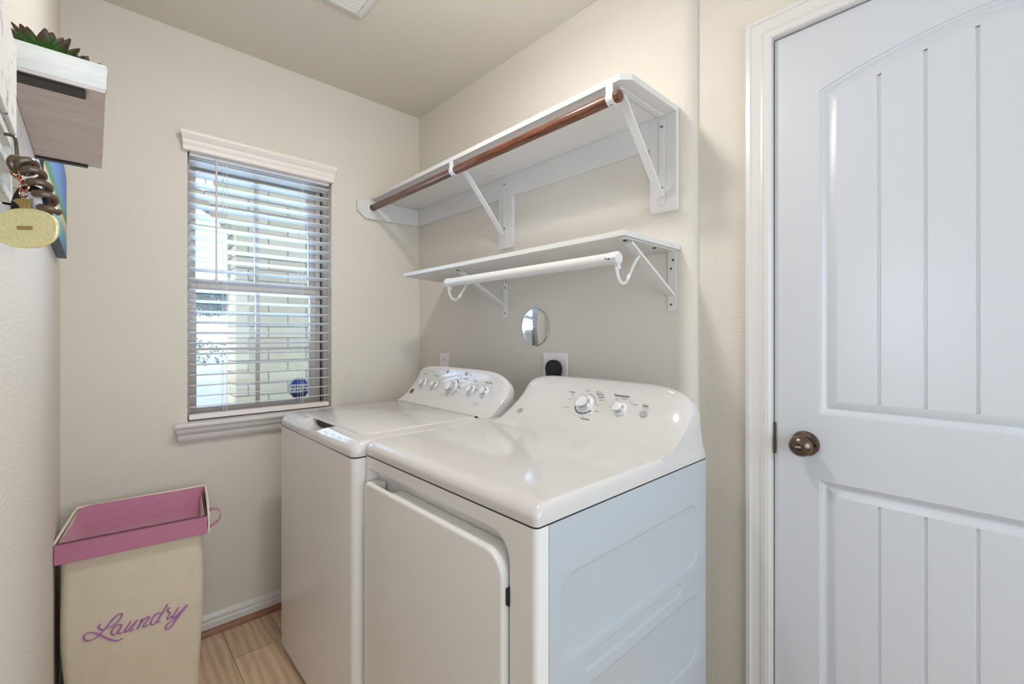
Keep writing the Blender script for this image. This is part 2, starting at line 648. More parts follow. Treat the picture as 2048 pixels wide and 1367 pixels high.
def text_into(mb, s, size, org, ux, uy, mi=0, align='CENTER', shear=0.0, bold=0.0, space=1.0):
    cu = bpy.data.curves.new('txt', 'FONT')
    cu.body = s
    cu.size = size
    cu.align_x = align
    cu.align_y = 'CENTER'
    cu.shear = shear
    cu.offset = bold
    cu.space_character = space
    cu.resolution_u = 2
    ob = bpy.data.objects.new('txt', cu)
    col.objects.link(ob)
    dg = bpy.context.evaluated_depsgraph_get()
    me = bpy.data.meshes.new_from_object(ob.evaluated_get(dg))
    org = Vector(org)
    ux = Vector(ux).normalized()
    uy = Vector(uy).normalized()
    mb.add([org + ux * v.co.x + uy * v.co.y for v in me.vertices], [tuple(p.vertices) for p in me.polygons], mi)
    bpy.data.meshes.remove(me)
    bpy.data.objects.remove(ob)
    bpy.data.curves.remove(cu)

X = Vector((1, 0, 0)); Y = Vector((0, 1, 0)); Z = Vector((0, 0, 1))

# ================================================================== SETTING
H = 2.44
YS = -1.426           # face of the near wall on the left
OY0, OY1, OZ0, OZ1 = -1.065, -0.490, 0.868, 1.985     # window opening

struct(MB().box(-0.16, 3.6, -3.7, 0.3, -0.1, 0.0).build('floor', M['floor']))
struct(MB().box(-0.16, 3.6, -3.7, 0.3, H, H + 0.1).build('ceiling', M['ceiling']))
w = MB()
w.box(-0.16, 0, YS - 0.12, 0.14, 0, OZ0)
w.box(-0.16, 0, YS - 0.12, 0.14, OZ1, H)
w.box(-0.16, 0, YS - 0.12, OY0, OZ0, OZ1)
w.box(-0.16, 0, OY1, 0.14, OZ0, OZ1)
struct(w.build('wall_west', M['wall']))
# back wall with its bullnose end, and the slightly set back door wall
R_ = 0.045
poly = [(-0.16, 0.0), (1.53, 0.0)] + [(1.53 + R_ * math.sin(a), R_ - R_ * math.cos(a)) for a in [math.radians(9 * k) for k in range(1, 11)]] + [(1.575, 0.14), (-0.16, 0.14)]
struct(MB().prism(poly, 'z', 0, H).build('wall_north', M['wall'], angle=30))
DW = 0.045
dwb = MB()
dwb.box(1.575, 1.77, DW, 0.18, 0, H)
dwb.box(1.77, 2.672, DW, 0.18, 2.062, H)
dwb.box(2.672, 3.6, DW, 0.18, 0, H)
struct(dwb.build('wall_north_door', M['wall']))
struct(MB().box(-0.16, 1.74, YS - 0.12, YS, 0, H).build('wall_south', M['wall'], bevel=0.02, bseg=4))
struct(MB().box(-0.16, 3.6, -3.82, -3.7, 0, H).build('wall_hall_south', M['wall']))
struct(MB().box(3.6, 3.72, -3.82, 0.3, 0, H).build('wall_east', M['wall']))
struct(MB().box(0.9, 1.0, -3.7, YS - 0.12, 0, H).build('wall_hall_west', M['wall']))

# made-up casings, out of view, framing the two added hall lamps
def lamp_casing(name, ax, face, a0, a1, z0, z1):
    r = sroot(name, (face, (a0 + a1) / 2, z0) if ax == 'x' else ((a0 + a1) / 2, face, z0))
    m = MB()
    s_ = -1 if ax == 'x' else 1
    for p0, p1, q0, q1 in ((a0 - 0.07, a0, z0 - 0.07, z1 + 0.07), (a1, a1 + 0.07, z0 - 0.07, z1 + 0.07), (a0, a1, z1, z1 + 0.07), (a0, a1, z0 - 0.07, z0)):
        if ax == 'x': m.box(face - 0.03, face, p0, p1, q0, q1)
        else: m.box(p0, p1, face, face + 0.03, q0, q1)
    m.build('fill_casing', M['trim'], r, bevel=0.003)
lamp_casing('fill_frame_east', 'x', 3.6, -1.90, 0.0, 0.70, 1.90)
lamp_casing('fill_frame_south', 'y', -3.7, 1.32, 1.82, 0.98, 1.88)

# baseboards with brown shoe moulding
def baseboard(name, path_axis, a, b, face, sgn):
    prof = [(0, 0), (0.013, 0), (0.013, 0.045), (0.009, 0.05), (0.011, 0.056), (0.011, 0.064), (0.006, 0.072), (0.004, 0.078), (0, 0.078)]
    shoe = [(0.013, 0), (0.031, 0), (0.030, 0.008), (0.026, 0.016), (0.019, 0.021), (0.013, 0.022)]
    root = sroot(name, ((face, (a + b) / 2, 0) if path_axis == 'y' else ((a + b) / 2, face, 0)))
    def pr(p):
        return [(face + sgn * q[0], q[1]) for q in p]
    if path_axis == 'y':
        def ex(p):
            n = len(p)
            m = MB()
            m.rings([[(q[0], t, q[1]) for q in pr(p)] for t in (a, b)])
            return m
    else:
        def ex(p):
            m = MB()
            m.rings([[(t, q[0], q[1]) for q in pr(p)] for t in (a, b)])
            return m
    ex(prof).build('base_moulding', M['trim'], root)
    ex(shoe).build('shoe_moulding', M['shoe'], root, label='brown wood shoe moulding')
baseboard('baseboard_west', 'y', YS, 0.0, 0.0, 1)
baseboard('baseboard_north', 'x', 0.03, 1.53, 0.0, -1)
baseboard('baseboard_south', 'x', 0.03, 1.72, YS, 1)

# ---- window_1 --------------------------------------------------------------
win = sroot('window_1', (-0.1, (OY0 + OY1) / 2, OZ0))
m = MB()
# outer vinyl frame
for a, b, c, d in ((OY0, OY0 + 0.02, OZ0, OZ1), (OY1 - 0.012, OY1, OZ0, OZ1)):
    m.box(-0.135, -0.07, a, b, c, d)
m.box(-0.130, -0.098, OY1 - 0.043, OY1 - 0.020, OZ0, OZ1)
m.box(-0.135, -0.07, OY0, OY1, OZ0, OZ0 + 0.020)
m.box(-0.135, -0.07, OY0, OY1, OZ1 - 0.03, OZ1)
m.build('window_frame', M['vinyl'], win, bevel=0.002)
m = MB()
m.box(-0.130, -0.104, OY1 - 0.020, OY1 - 0.012, OZ0 + .02, OZ1)
m.build('gasket', M['vinyldark'], win)
def sash(name, x0, x1, y0, y1, z0, z1, st, rb, rt):
    s_ = MB()
    s_.box(x0, x1, y0, y0 + st, z0, z1)
    s_.box(x0, x1, y1 - st, y1, z0, z1)
    s_.box(x0, x1, y0 + st, y1 - st, z0, z0 + rb)
    s_.box(x0, x1, y0 + st, y1 - st, z1 - rt, z1)
    so = s_.build(name, M['vinyl'], win, bevel=0.002)
    g = MB()
    g.box((x0 + x1) / 2 - 0.002, (x0 + x1) / 2 + 0.002, y0 + st - .002, y1 - st + .002, z0 + rb - .002, z1 - rt + .002)
    g.build('pane', M['glass'], so)
    k = MB()
    k.box((x0 + x1) / 2 - 0.006, (x0 + x1) / 2 + 0.006, -0.797, -0.781, z0 + rb, z1 - rt)
    zm = (z0 + rb + z1 - rt) / 2
    k.box((x0 + x1) / 2 - 0.005, (x0 + x1) / 2 + 0.005, y0 + st, y1 - st, zm - 0.005, zm + 0.005)
    k.build('muntin', M['vinyl'], so)
    return so
sash('lower_sash', -0.112, -0.088, -1.050, -0.533, 0.887, 1.462, 0.027, 0.030, 0.048)
sash('upper_sash', -0.134, -0.113, -1.050, -0.533, 1.435, 1.960, 0.027, 0.026, 0.03)
# sill with moulded apron
prof = [(0.0, 0.877), (0.052, 0.877), (0.056, 0.872), (0.055, 0.864), (0.048, 0.861), (0.044, 0.857), (0.043, 0.851), (0.040, 0.842),
        (0.032, 0.834), (0.028, 0.829), (0.027, 0.822), (0.024, 0.812), (0.018, 0.804), (0.012, 0.797), (0.0, 0.797)]
m = MB()
ya, yb = -1.112, -0.440
m.rings([[(q[0], (ya + yb) / 2 + s_ * ((yb - ya) / 2 - (0.056 - q[0]) * 0.42), q[1]) for q in prof] for s_ in (-1, 1)])
m.box(-0.07, 0.0, OY0, OY1, 0.868, 0.877)
m.build('window_sill', M['trim'], win, angle=25)

# ---- door_1 -----------------------------------------------------------------
FD = 0.055                       # face plane of the door leaf
k_ = (1.341 + FD) / (1.341 + 0.045)
dX = lambda x: 2.212 + (x - 2.212) * k_
dZ = lambda z: 1.226 + (z - 1.226) * k_
door = sroot('door_1', (2.22, FD + 0.02, 0))
xl, xr, zb, zt = dX(1.7902), dX(2.656), 0.012, dZ(2.0393)
xc = dX(2.223)
sx0, sx1 = dX(1.8950), 2 * xc - dX(1.8950)
def arch(x, rise0, rise1):
    u = (x - xc) / ((sx1 - sx0) / 2)
    return rise0 + (rise1 - rise0) * math.cos(min(abs(u), 1) * PI / 2) ** 0.9
U0, U1 = dZ(1.020), dZ(1.862)
UA = dZ(1.928)
L0, L1 = 0.22, dZ(0.848)
def door_leaf():
    mb = MB()
    yb_ = FD + 0.035
    # back and edges
    mb.box(xl, xr, FD + 0.014, yb_, zb, zt)
    def q(a, b, c, d): mb.add([a, b, c, d], [(0, 1, 2, 3)])
    def flat(x0, x1, z0, z1): q((x0, FD, z0), (x1, FD, z0), (x1, FD, z1), (x0, FD, z1))
    flat(xl, sx0, zb, zt); flat(sx1, xr, zb, zt)
    flat(sx0, sx1, zb, L0); flat(sx0, sx1, L1, U0)
    n = 40
    xs = [sx0 + (sx1 - sx0) * i / n for i in range(n + 1)]
    for a, b in zip(xs[:-1], xs[1:]):
        q((a, FD, arch(a, U1, UA)), (b, FD, arch(b, U1, UA)), (b, FD, zt), (a, FD, zt))
    for a, b in (((xl, zb), (xr, zb)), ((xr, zb), (xr, zt)), ((xr, zt), (xl, zt)), ((xl, zt), (xl, zb))):
        q((a[0], FD, a[1]), (b[0], FD, b[1]), (b[0], FD + 0.014, b[1]), (a[0], FD + 0.014, a[1]))
    # sunk moulding, described as inset -> depth
    steps = [(0, 0), (0.002, 0.0035), (0.005, 0.0045), (0.011, 0.0105), (0.014, 0.012), (0.016, 0.012), (0.020, 0.0095), (0.036, 0.0045), (0.038, 0.0045)]
    def outline(ins, z0, z1, za):
        a0, a1 = sx0 + ins, sx1 - ins
        pts = [(a0, z0 + ins), (a1, z0 + ins)]
        nn = 40
        for i in range(nn + 1):
            x = a1 + (a0 - a1) * i / nn
            xx = xc + (x - xc) * ((sx1 - sx0) / (a1 - a0))
            zz = (arch(xx, z1, za) if za else z1) - ins
            pts.append((x, zz))
        return pts
    for z0, z1, za in ((U0, U1, UA), (L0, L1, None)):
        rs = [[(p[0], FD + d, p[1]) for p in outline(i, z0, z1, za)] for i, d in steps]
        mb.rings(rs, True, False, False)
        # planked field with V grooves
        ins = steps[-1][0]
        a0, a1 = sx0 + ins, sx1 - ins
        base = FD + steps[-1][1]
        gx = [dX(2.0158 + 0.083 * k) for k in range(-1, 7)]
        cols = [(a0, 0), (a1, 0)]
        for g in gx:
            if a0 + 0.02 < g < a1 - 0.02:
                cols += [(g - 0.0045, 0), (g - 0.002, 0.0035), (g + 0.002, 0.0035), (g + 0.0045, 0)]
        for i in range(1, 60):
            x = a0 + (a1 - a0) * i / 60
            if all(abs(x - g) > 0.007 for g in gx): cols.append((x, 0))
        cols.sort()
        def top(x):
            xx = xc + (x - xc) * ((sx1 - sx0) / (a1 - a0))
            return (arch(xx, z1, za) if za else z1) - ins
        for (p, dp), (r, dr) in zip(cols[:-1], cols[1:]):
            q((p, base + dp, z0 + ins), (r, base + dr, z0 + ins), (r, base + dr, top(r)), (p, base + dp, top(p)))
        for p, dp in ():
            pass
    return mb
leaf = door_leaf().build('door_leaf', M['door'], door, angle=22)
# privacy knob
kc = Vector((dX(1.8635), FD, dZ(0.9385)))
m = MB()
m.lathe(kc, -Y, [(0.033, 0), (0.033, 0.003), (0.031, 0.007), (0.024, 0.010), (0.016, 0.011)], 40)
m.lathe(kc + Vector((0.024, -0.0085, 0.0)), -Y, [(0.0034, 0), (0.0034, 0.003)], 12, mi=1)
knobo = m.build('door_rosette', [M['bronze'], M['black']], door)
m = MB()
m.lathe(kc, -Y, [(0.014, 0.008), (0.0125, 0.018), (0.014, 0.024), (0.021, 0.029), (0.0265, 0.036), (0.0275, 0.043), (0.0255, 0.051), (0.019, 0.058), (0.012, 0.0615), (0.0095, 0.062), (0.009, 0.0605)], 40)
ko = m.build('door_knob', M['bronze'], door)
m = MB()
m.lathe(kc, -Y, [(0.0085, 0.0605), (0.0085, 0.0612)], 24, mi=1)
m.obox(kc + Vector((0, -0.0635, 0.001)), X, Y, Z, 0.014, 0.006, 0.0058, mi=0)
m.build('thumb_turn', [M['nickel'], M['black']], ko, bevel=0.0012)
m = MB().box(xl - 0.0035, xl + 0.004, FD - 0.004, FD + 0.02, dZ(0.90), dZ(0.985))
m.build('latch_plate', M['bronze'], door)
# jamb and stepped casing
jm = MB()
jl, jr, jt = xl - 0.003, xr + 0.003, zt + 0.004
jm.box(1.770, jl, 0.036, 0.18, 0, jt + 0.016)
jm.box(jr, 2.672, 0.036, 0.18, 0, jt + 0.016)
jm.box(jl, jr, 0.036, 0.18, jt, jt + 0.013)
for a_, b_, c_, d_ in ((1.772, jl + 0.012, 0, jt + .012), (jr - 0.012, 2.67, 0, jt + .012), (jl, jr, jt - 0.012, jt + 0.012)):
    jm.box(a_, b_, FD + 0.037, FD + 0.060, c_, d_)
jm.build('door_jamb', M['trim'], door, bevel=0.001)
cprof = [(0.0, 0.045), (0.0, 0.030), (0.002, 0.028), (0.013, 0.027), (0.014, 0.030), (0.016, 0.031), (0.020, 0.0315), (0.030, 0.0335), (0.036, 0.034), (0.040, 0.0325),
         (0.044, 0.0320), (0.045, 0.0335), (0.047, 0.0335), (0.048, 0.0320), (0.060, 0.0335), (0.063, 0.036), (0.064, 0.045)]
# (distance in from the outer edge, y)
cxo, czo = 1.7185, 2.1125
cm = MB()
Lp = [[(cxo + d, y_, 0) for d, y_ in cprof], [(cxo + d, y_, czo - d) for d, y_ in cprof],
      [(2 * 2.2175 - cxo - d, y_, czo - d) for d, y_ in cprof], [(2 * 2.2175 - cxo - d, y_, 0) for d, y_ in cprof]]
cm.rings(Lp)
co = cm.build('door_casing', M['trim'], door, angle=20)

# ================================================================== OUTSIDE
g = MB().box(-40, -0.4, -25, 25, -0.45, -0.35).build('ground', M['ground'])
struct(g)
m = MB()
bx0, bx1 = -2.53, -2.2
m.box(bx0, bx1, -0.4528, 3.4, -0.35, 3.3)
m.box(bx0, bx1, -3.6, -2.45, -0.35, 3.3)
# arched head of the opening
ac, aw = -1.45, 1.0
n = 28
zs = []
for i in range(n + 1):
    y_ = -2.45 + (2.45 - 0.4528) * i / n
    u = abs((y_ - ac) / aw)
    zs.append((y_, 2.10 + 0.33 * (max(0.0, 1 - min(u, 1) ** 3.2)) ** 0.6))
for (ya_, za_), (yb_, zb_) in zip(zs[:-1], zs[1:]):
    m.add([(bx1, ya_, za_), (bx1, yb_, zb_), (bx1, yb_, 3.3), (bx1, ya_, 3.3), (bx0, ya_, za_), (bx0, yb_, zb_), (bx0, yb_, 3.3), (bx0, ya_, 3.3)],
          [(0, 1, 2, 3), (4, 7, 6, 5), (0, 4, 5, 1), (3, 2, 6, 7)])
tag(m.build('brick_wall', M['brick']), 'cream brick wall with an arched opening seen outside through the blinds', 'wall')

def blob_tree(name, c, rad, cnt, label, cat, trunk=True):
    root = thing(name, label, cat, (c[0], c[1], -0.35))
    f_ = MB()
    for i in range(cnt):
        while True:
            p = Vector((random.uniform(-1, 1), random.uniform(-1, 1), random.uniform(-1, 1)))
            if 0.35 < p.length < 1: break
        pos = Vector(c) + Vector((p.x * rad[0], p.y * rad[1], p.z * rad[2]))
        a = Vector((random.gauss(0, 1), random.gauss(0, 1), random.gauss(0, 1))).normalized()
        b_ = a.orthogonal().normalized()
        L_ = 0.055
        f_.add([pos, pos + a * L_ * .5 + b_ * L_ * .25, pos + a * L_, pos + a * L_ * .5 - b_ * L_ * .25], [(0, 1, 2, 3)])
    f_.build('foliage', M['leafblue'], root)
    t_ = MB()
    t_.tube(smooth_pts([(c[0], c[1] - .62, -0.35), (c[0] + .03, c[1] - .60, c[2] * .5), (c[0], c[1] - .45, c[2] * .9), (c[0], c[1], c[2])], 4), 0.03, 10)
    t_.build('trunk', M['bark'], root)
blob_tree('tree', (-9.0, 0.42, 1.98), (0.66, 0.66, 0.36), 4600, 'round headed tree beyond the brick opening, seen low through the blinds', 'tree')
blob_tree('shrub', (-6.6, -0.12, 0.95), (0.45, 0.5, 0.22), 260, 'sparse low shrub outside the window in front of the round tree', 'shrub')

# ================================================================== WINDOW BLIND
bl = thing('window_blind', 'white horizontal slat blind with moulded valance hanging in the window', 'blind', (-0.03, -0.778, 0.88))
vp = [(0.0, 1.963), (0.018, 1.962), (0.023, 1.966), (0.023, 1.972), (0.020, 1.975), (0.021, 1.981), (0.026, 1.988), (0.029, 1.996), (0.029, 2.002),
      (0.033, 2.006), (0.040, 2.014), (0.045, 2.022), (0.045, 2.030), (0.041, 2.036), (0.0, 2.036)]
m = MB()
ya, yb = -1.091, -0.478
m.rings([[(q[0], (ya + yb) / 2 + s_ * ((yb - ya) / 2 - (0.045 - q[0]) * 0.35), q[1]) for q in vp] for s_ in (-1, 1)])
m.build('valance', M['valance'], bl, angle=25)
MB().box(-0.060, -0.006, -1.058, -0.498, 1.951, 1.983).build('head_rail', M['blind'], bl, bevel=0.002)
m = MB()
ys0, ys1 = -1.058, -0.4985
tilt = math.radians(8.5)
z = 0.931
slz = []
while z < 1.945:
    slz.append(z)
    z += 0.0434
for z in slz:
    up, dn = [], []
    for i in range(7):
        s_ = -0.025 + 0.05 * i / 6
        zz = z + s_ * math.sin(tilt) + 0.0016 * (1 - (s_ / 0.025) ** 2)
        xx = -0.033 + s_ * math.cos(tilt)
        up.append((xx, zz + 0.0013))
        dn.append((xx, zz - 0.0013))
    m.prism(up + dn[::-1], 'y', ys0, ys1)
m.build('slats', M['blind'], bl, angle=40)
MB().box(-0.058, -0.008, -1.059, -0.499, 0.882, 0.902).build('bottom_rail', M['valance'], bl, bevel=0.003)
for yc in (-0.9359, -0.6267):
    m = MB()
    for x_, y_ in ((-0.0065, yc - .004), (-0.0065, yc + .006), (-0.0595, yc), (-0.033, yc + 0.014)):
        m.tube([(x_, y_, 0.90), (x_, y_, 1.96)], 0.0007, 5)
    for z in slz:
        m.tube([(-0.006, yc - .004, z - 0.002), (-0.033, yc, z - 0.0035), (-0.060, yc, z - 0.007)], 0.0007, 4)
    m.build('ladder_cord', M['cord'], bl)
m = MB()
m.tube([(0.000, -0.9665, 1.452), (0.000, -0.9665, 1.955)], 0.0038, 8)
m.lathe((0.000, -0.9665, 1.445), Z, [(0.003, 0), (0.0052, 0.004), (0.0052, 0.016), (0.0038, 0.022)], 12)
m.build('tilt_wand', M['wand'], bl)

# security sticker on the lower pane
st = thing('security_sticker', 'blue and white octagonal sticker with lettering on the lower window pane', 'sticker', (-0.095, -0.611, 0.92))
def ngon(cy, cz, ry, rz, x, k=8, ph=22.5):
    return [(x, cy + ry * math.cos(math.radians(ph + 360 * i / k)), cz + rz * math.sin(math.radians(ph + 360 * i / k))) for i in range(k)]
xs_ = -0.0935
m = MB()
m.add(ngon(-0.610, 0.968, 0.051, 0.055, xs_), [tuple(range(8))])
m.add(ngon(-0.610, 0.968, 0.047, 0.051, xs_ + 0.0004), [tuple(range(8))], 1)
ins = [(-0.610 - 0.0434, 0.9885), (-0.610 + 0.0434, 0.9885), (-0.610 + 0.0434, 0.948), (-0.610 - 0.0434, 0.948)]
m.add([(xs_ + 0.0008, a, b) for a, b in ins], [(0, 1, 2, 3)], 2)
m.add([(xs_ + 0.0009, -0.610 - 0.043, 0.948), (xs_ + 0.0009, -0.610 + 0.043, 0.948), (xs_ + 0.0009, -0.610 + 0.02, 0.922), (xs_ + 0.0009, -0.610 - 0.02, 0.922)], [(0, 1, 2, 3)], 3)
m.build('sticker_face', [M['stwhite'], M['stblue'], M['stwhite'], M['stnavy']], st)
m = MB()
text_into(m, 'ring', 0.044, (xs_ + 0.0014, -0.610, 0.971), Y, Z, bold=0.0002, space=1.1)
m.build('sticker_lettering', M['print'], st)

# ================================================================== SHELVES
S0 = 1.920
ush = thing('wall_shelf', 'upper white wall shelf with cleats and clipped corner, above the wooden rod', 'shelf', (0.77, -0.02, 1.60))
m = MB()
m.prism([(0.0005, -0.001), (1.535, -0.001), (1.535, -0.266), (1.511, -0.292), (0.0005, -0.292)], 'z', S0, S0 + 0.018)
m.build('shelf_board', M['shelf'], ush, bevel=0.0012)
MB().box(0.019, 1.444, -0.0185, -0.0005, 1.828, S0).build('back_cleat', M['shelf'], ush, bevel=0.0015)
m = MB()
m.prism([(-0.001, 1.829), (-0.322, 1.822), (-0.366, 1.858), (-0.368, 1.908), (-0.292, 1.9195), (-0.001, 1.9195)], 'x', 0.0005, 0.019)
m.build('side_cleat', M['shelf'], ush, bevel=0.0015)
for x0, x1, z0, z1 in ((0.699, 0.787, 1.606, 1.828), (1.444, 1.534, 1.616, S0)):
    m = MB()
    m.prism(rrect(x0, x1, z0, z1, [0.001, 0.001, 0.008, 0.008]), 'y', -0.019, -0.0005)
    m.build('mounting_block', M['shelf'], ush, bevel=0.0015)

def strap(mb, p0, p1, w, t, lip=0.006):
    """pressed steel strap between two points in a plane x = const, width along x"""
    p0, p1 = Vector(p0), Vector(p1)
    d = (p1 - p0)
    L_ = d.length
    d.normalize()
    nrm = X.cross(d)
    c = (p0 + p1) / 2
    mb.obox(c, X, d, nrm, w, L_, t)
    return nrm

def upper_bracket(xc_, label, first):
    root = thing('shelf_bracket', label, 'bracket', (xc_, -0.03, 1.64), 'brackets under the upper shelf')
    ry, rz = -0.290, 1.8785
    m = MB()
    m.box(xc_ - 0.009, xc_ + 0.009, -0.0225, -0.0195, 1.640, 1.905)
    m.build('wall_flange', M['bracket'], root, bevel=0.001)
    m = MB()
    m.box(xc_ - 0.009, xc_ + 0.009, -0.272, -0.0225, S0 - 0.0035, S0 - 0.0005)
    m.build('top_flange', M['bracket'], root, bevel=0.001)
    m = MB()
    strap(m, (xc_, -0.030, 1.662), (xc_, -0.246, 1.902), 0.026, 0.007)
    m.build('brace', M['bracket'], root, bevel=0.002)
    m = MB()
    # open hook around the rod
    pts = []
    R1 = 0.0178
    for a in range(-40, 221, 13):
        an = math.radians(a)
        # angle measured so that the band runs from the back, under the rod and up the front
        pts.append((ry + R1 * math.cos(-an), rz + R1 * math.sin(-an)))
    pts = [(-0.262, S0 - 0.004)] + [p for p in pts] + [(ry - R1 * 0.9, S0 - 0.001)]
    outer = []
    t_ = 0.003
    rings_ = []
    for i, p in enumerate(pts):
        a_ = pts[max(i - 1, 0)]
        b_ = pts[min(i + 1, len(pts) - 1)]
        d_ = Vector((0, b_[0] - a_[0], b_[1] - a_[1])).normalized()
        nn = X.cross(d_)
        c_ = Vector((xc_, p[0], p[1]))
        rings_.append([c_ + X * 0.011 + nn * t_ / 2, c_ - X * 0.011 + nn * t_ / 2, c_ - X * 0.011 - nn * t_ / 2, c_ + X * 0.011 - nn * t_ / 2])
    m.rings(rings_)
    m.build('rod_hook', M['bracket'], root, angle=30)
    for zz in (1.667, 1.692, 1.885):
        MB().lathe((xc_, -0.0225, zz), -Y, [(0.0042, 0), (0.0038, 0.0015), (0.002, 0.0022)], 12).build('screw', M['zinc'], root)
    MB().lathe((xc_, ry - 0.004, rz - R1 - 0.001), -Z, [(0.0028, 0), (0.0022, 0.0015)], 10).build('screw', M['zinc'], root)
upper_bracket(0.741, 'white rod bracket under the middle of the upper shelf', True)
upper_bracket(1.487, 'white rod bracket at the right end of the upper shelf', False)

m = MB()
m.lathe((0.030, -0.290, 1.8785), X, [(0.0150, 0), (0.0162, 0.002), (0.0162, 1.481), (0.0150, 1.483)], 32)
tag(m.build('closet_rod', M['rod']), 'brown stained wooden closet rod held under the upper shelf', 'rod')
m = MB()
m.lathe((0.0195, -0.290, 1.8785), X, [(0.025, 0), (0.025, 0.003), (0.0205, 0.005), (0.0205, 0.013), (0.0178, 0.013), (0.0178, 0.004)], 32)
tag(m.build('rod_socket', M['bracket']), 'white round cup holding the wooden rod at the window wall', 'socket')

# lower shelf
L_z0, L_z1 = 1.492, 1.507
m = MB()
m.prism([(0.275, -0.001), (1.537, -0.001), (1.537, -0.305), (0.365, -0.305)], 'z', L_z0, L_z1)
tag(m.build('wall_shelf', M['shelf'], bevel=0.001), 'lower white wall shelf hanging above the washer and dryer', 'shelf')

def lower_bracket(xc_, label):
    root = thing('shelf_bracket', label, 'bracket', (xc_, -0.01, 1.30), 'brackets under the lower shelf')
    m = MB()
    m.prism(rrect(xc_ - 0.0145, xc_ + 0.0145, 1.301, L_z0 - 0.001, [0.001, 0.001, 0.008, 0.008]), 'y', -0.004, -0.0008)
    m.build('wall_flange', M['bracket'], root, bevel=0.0008)
    m = MB()
    m.prism(rrect(xc_ - 0.0145, xc_ + 0.0145, -0.292, -0.004, [0.001, 0.001, 0.012, 0.012]), 'z', L_z0 - 0.0035, L_z0 - 0.0006)
    m.build('top_flange', M['bracket'], root, bevel=0.0008)
    m = MB()
    strap(m, (xc_, -0.010, 1.352), (xc_, -0.250, 1.484), 0.026, 0.008)
    m.build('brace', M['bracket'], root, bevel=0.002)
    for zz in (1.462, 1.435, 1.322):
        MB().lathe((xc_ + (0.004 if zz > 1.45 else -0.003), -0.004, zz), -Y, [(0.004, 0), (0.0036, 0.0014), (0.0015, 0.002)], 12).build('screw', M['zinc'], root)
    for yy in (-0.262, -0.105):
        MB().lathe((xc_ - 0.003, yy, L_z0 - 0.0035), -Z, [(0.0062, 0), (0.0055, 0.002), (0.003, 0.003)], 14).build('screw', M['dark'], root)
    m = MB()
    hp_ = smooth_pts([(xc_, -0.193, 1.456), (xc_, -0.222, 1.427), (xc_, -0.249, 1.389), (xc_, -0.262, 1.374), (xc_, -0.277, 1.368), (xc_, -0.293, 1.374), (xc_, -0.303, 1.391), (xc_, -0.308, 1.412)], 6)
    m.tube(hp_, 0.0048, 10)
    m.obox((xc_, -0.305, 1.418), X, (Y * .3 + Z * -.95).normalized().cross(X), (Y * .3 + Z * -.95).normalized(), 0.014, 0.013, 0.03)
    m.build('rod_hook', M['bracket'], root, bevel=0.002)
lower_bracket(0.728, 'white rod bracket at the left under the lower shelf')
lower_bracket(1.512, 'white rod bracket at the right end of the lower shelf')
hr = thing('hanging_rod', 'white metal hanging rod hooked below the lower shelf', 'rod', (1.12, -0.307, 1.42))
MB().lathe((0.722, -0.307, 1.4335), X, [(0.0150, 0), (0.0165, 0.002), (0.0165, 0.768), (0.015, 0.770)], 28).build('rod_tube', M['bracket'], hr)
for xa, xb in ((0.716, 0.735), (1.488, 1.522)):
    m = MB().lathe((xa, -0.307, 1.4335), X, [(0.0155, 0), (0.0185, 0.003), (0.0185, xb - xa - 0.004), (0.015, xb - xa)], 8)
    m.build('end_cap', M['bracket'], hr, bevel=0.001)
m = MB()
m.lathe((1.4985, -0.3245, 1.4305), -Y, [(0.0022, 0), (0.002, 0.0022)], 8)
m.lathe((1.4885, -0.324, 1.4325), -Y, [(0.0018, 0), (0.0016, 0.002)], 8)
m.build('cap_screw', M['dark'], hr)

# ================================================================== WALL FITTINGS
m = MB()
m.lathe((0.9085, -0.0005, 1.2585), -Y, [(0.0775, 0), (0.0775, 0.0015), (0.0755, 0.0035), (0.0735, 0.0038), (0.010, 0.0062), (0.001, 0.0062)], 64)
cv = thing('cover_plate', 'round polished chrome cover plate on the wall under the lower shelf', 'cover plate', (0.9085, -0.002, 1.18))
m.build('plate_disc', M['chrome'], cv, angle=30)
MB().lathe((0.9085, -0.0062, 1.2585), -Y, [(0.0052, 0), (0.005, 0.002), (0.003, 0.0034)], 20).build('center_screw', M['nickel'], cv)

ou = thing('wall_outlet', 'white dryer outlet plate with a black plug in it', 'outlet', (1.02, -0.002, 1.02))
m = MB().prism(rrect(0.958, 1.083, 1.030, 1.1555, 0.004), 'y', -0.006, -0.0005)
m.build('outlet_plate', M['plate'], ou, bevel=0.002)
m = MB()
m.box(1.012, 1.015, -0.0068, -0.0055, 1.108, 1.120)
m.build('outlet_slot', M['print'], ou)
m = MB()
m.box(1.046, 1.049, -0.0068, -0.0055, 1.108, 1.120)
m.build('outlet_slot', M['print'], ou)
pl = thing('power_plug', 'round black appliance plug pushed into the outlet behind the dryer', 'plug', (1.0, -0.03, 1.02))
m = MB()
ol = [(math.cos(a) * 0.035, math.sin(a) * 0.035) for a in [math.radians(10 * k) for k in range(-2, 21)]]
pol = [(1.028 + a, 1.094 + b) for a, b in ol] + [(1.004, 1.03), (1.052, 1.03)]
m.prism(pol, 'y', -0.036, -0.0072)
m.build('plug_body', M['black'], pl, bevel=0.006, bseg=3)
MB().tube(smooth_pts([(1.028, -0.022, 1.045), (1.024, -0.024, 0.98), (1.0, -0.03, 0.8), (1.05, -0.04, 0.5)], 6), 0.008, 10).build('plug_cord', M['black'], pl)

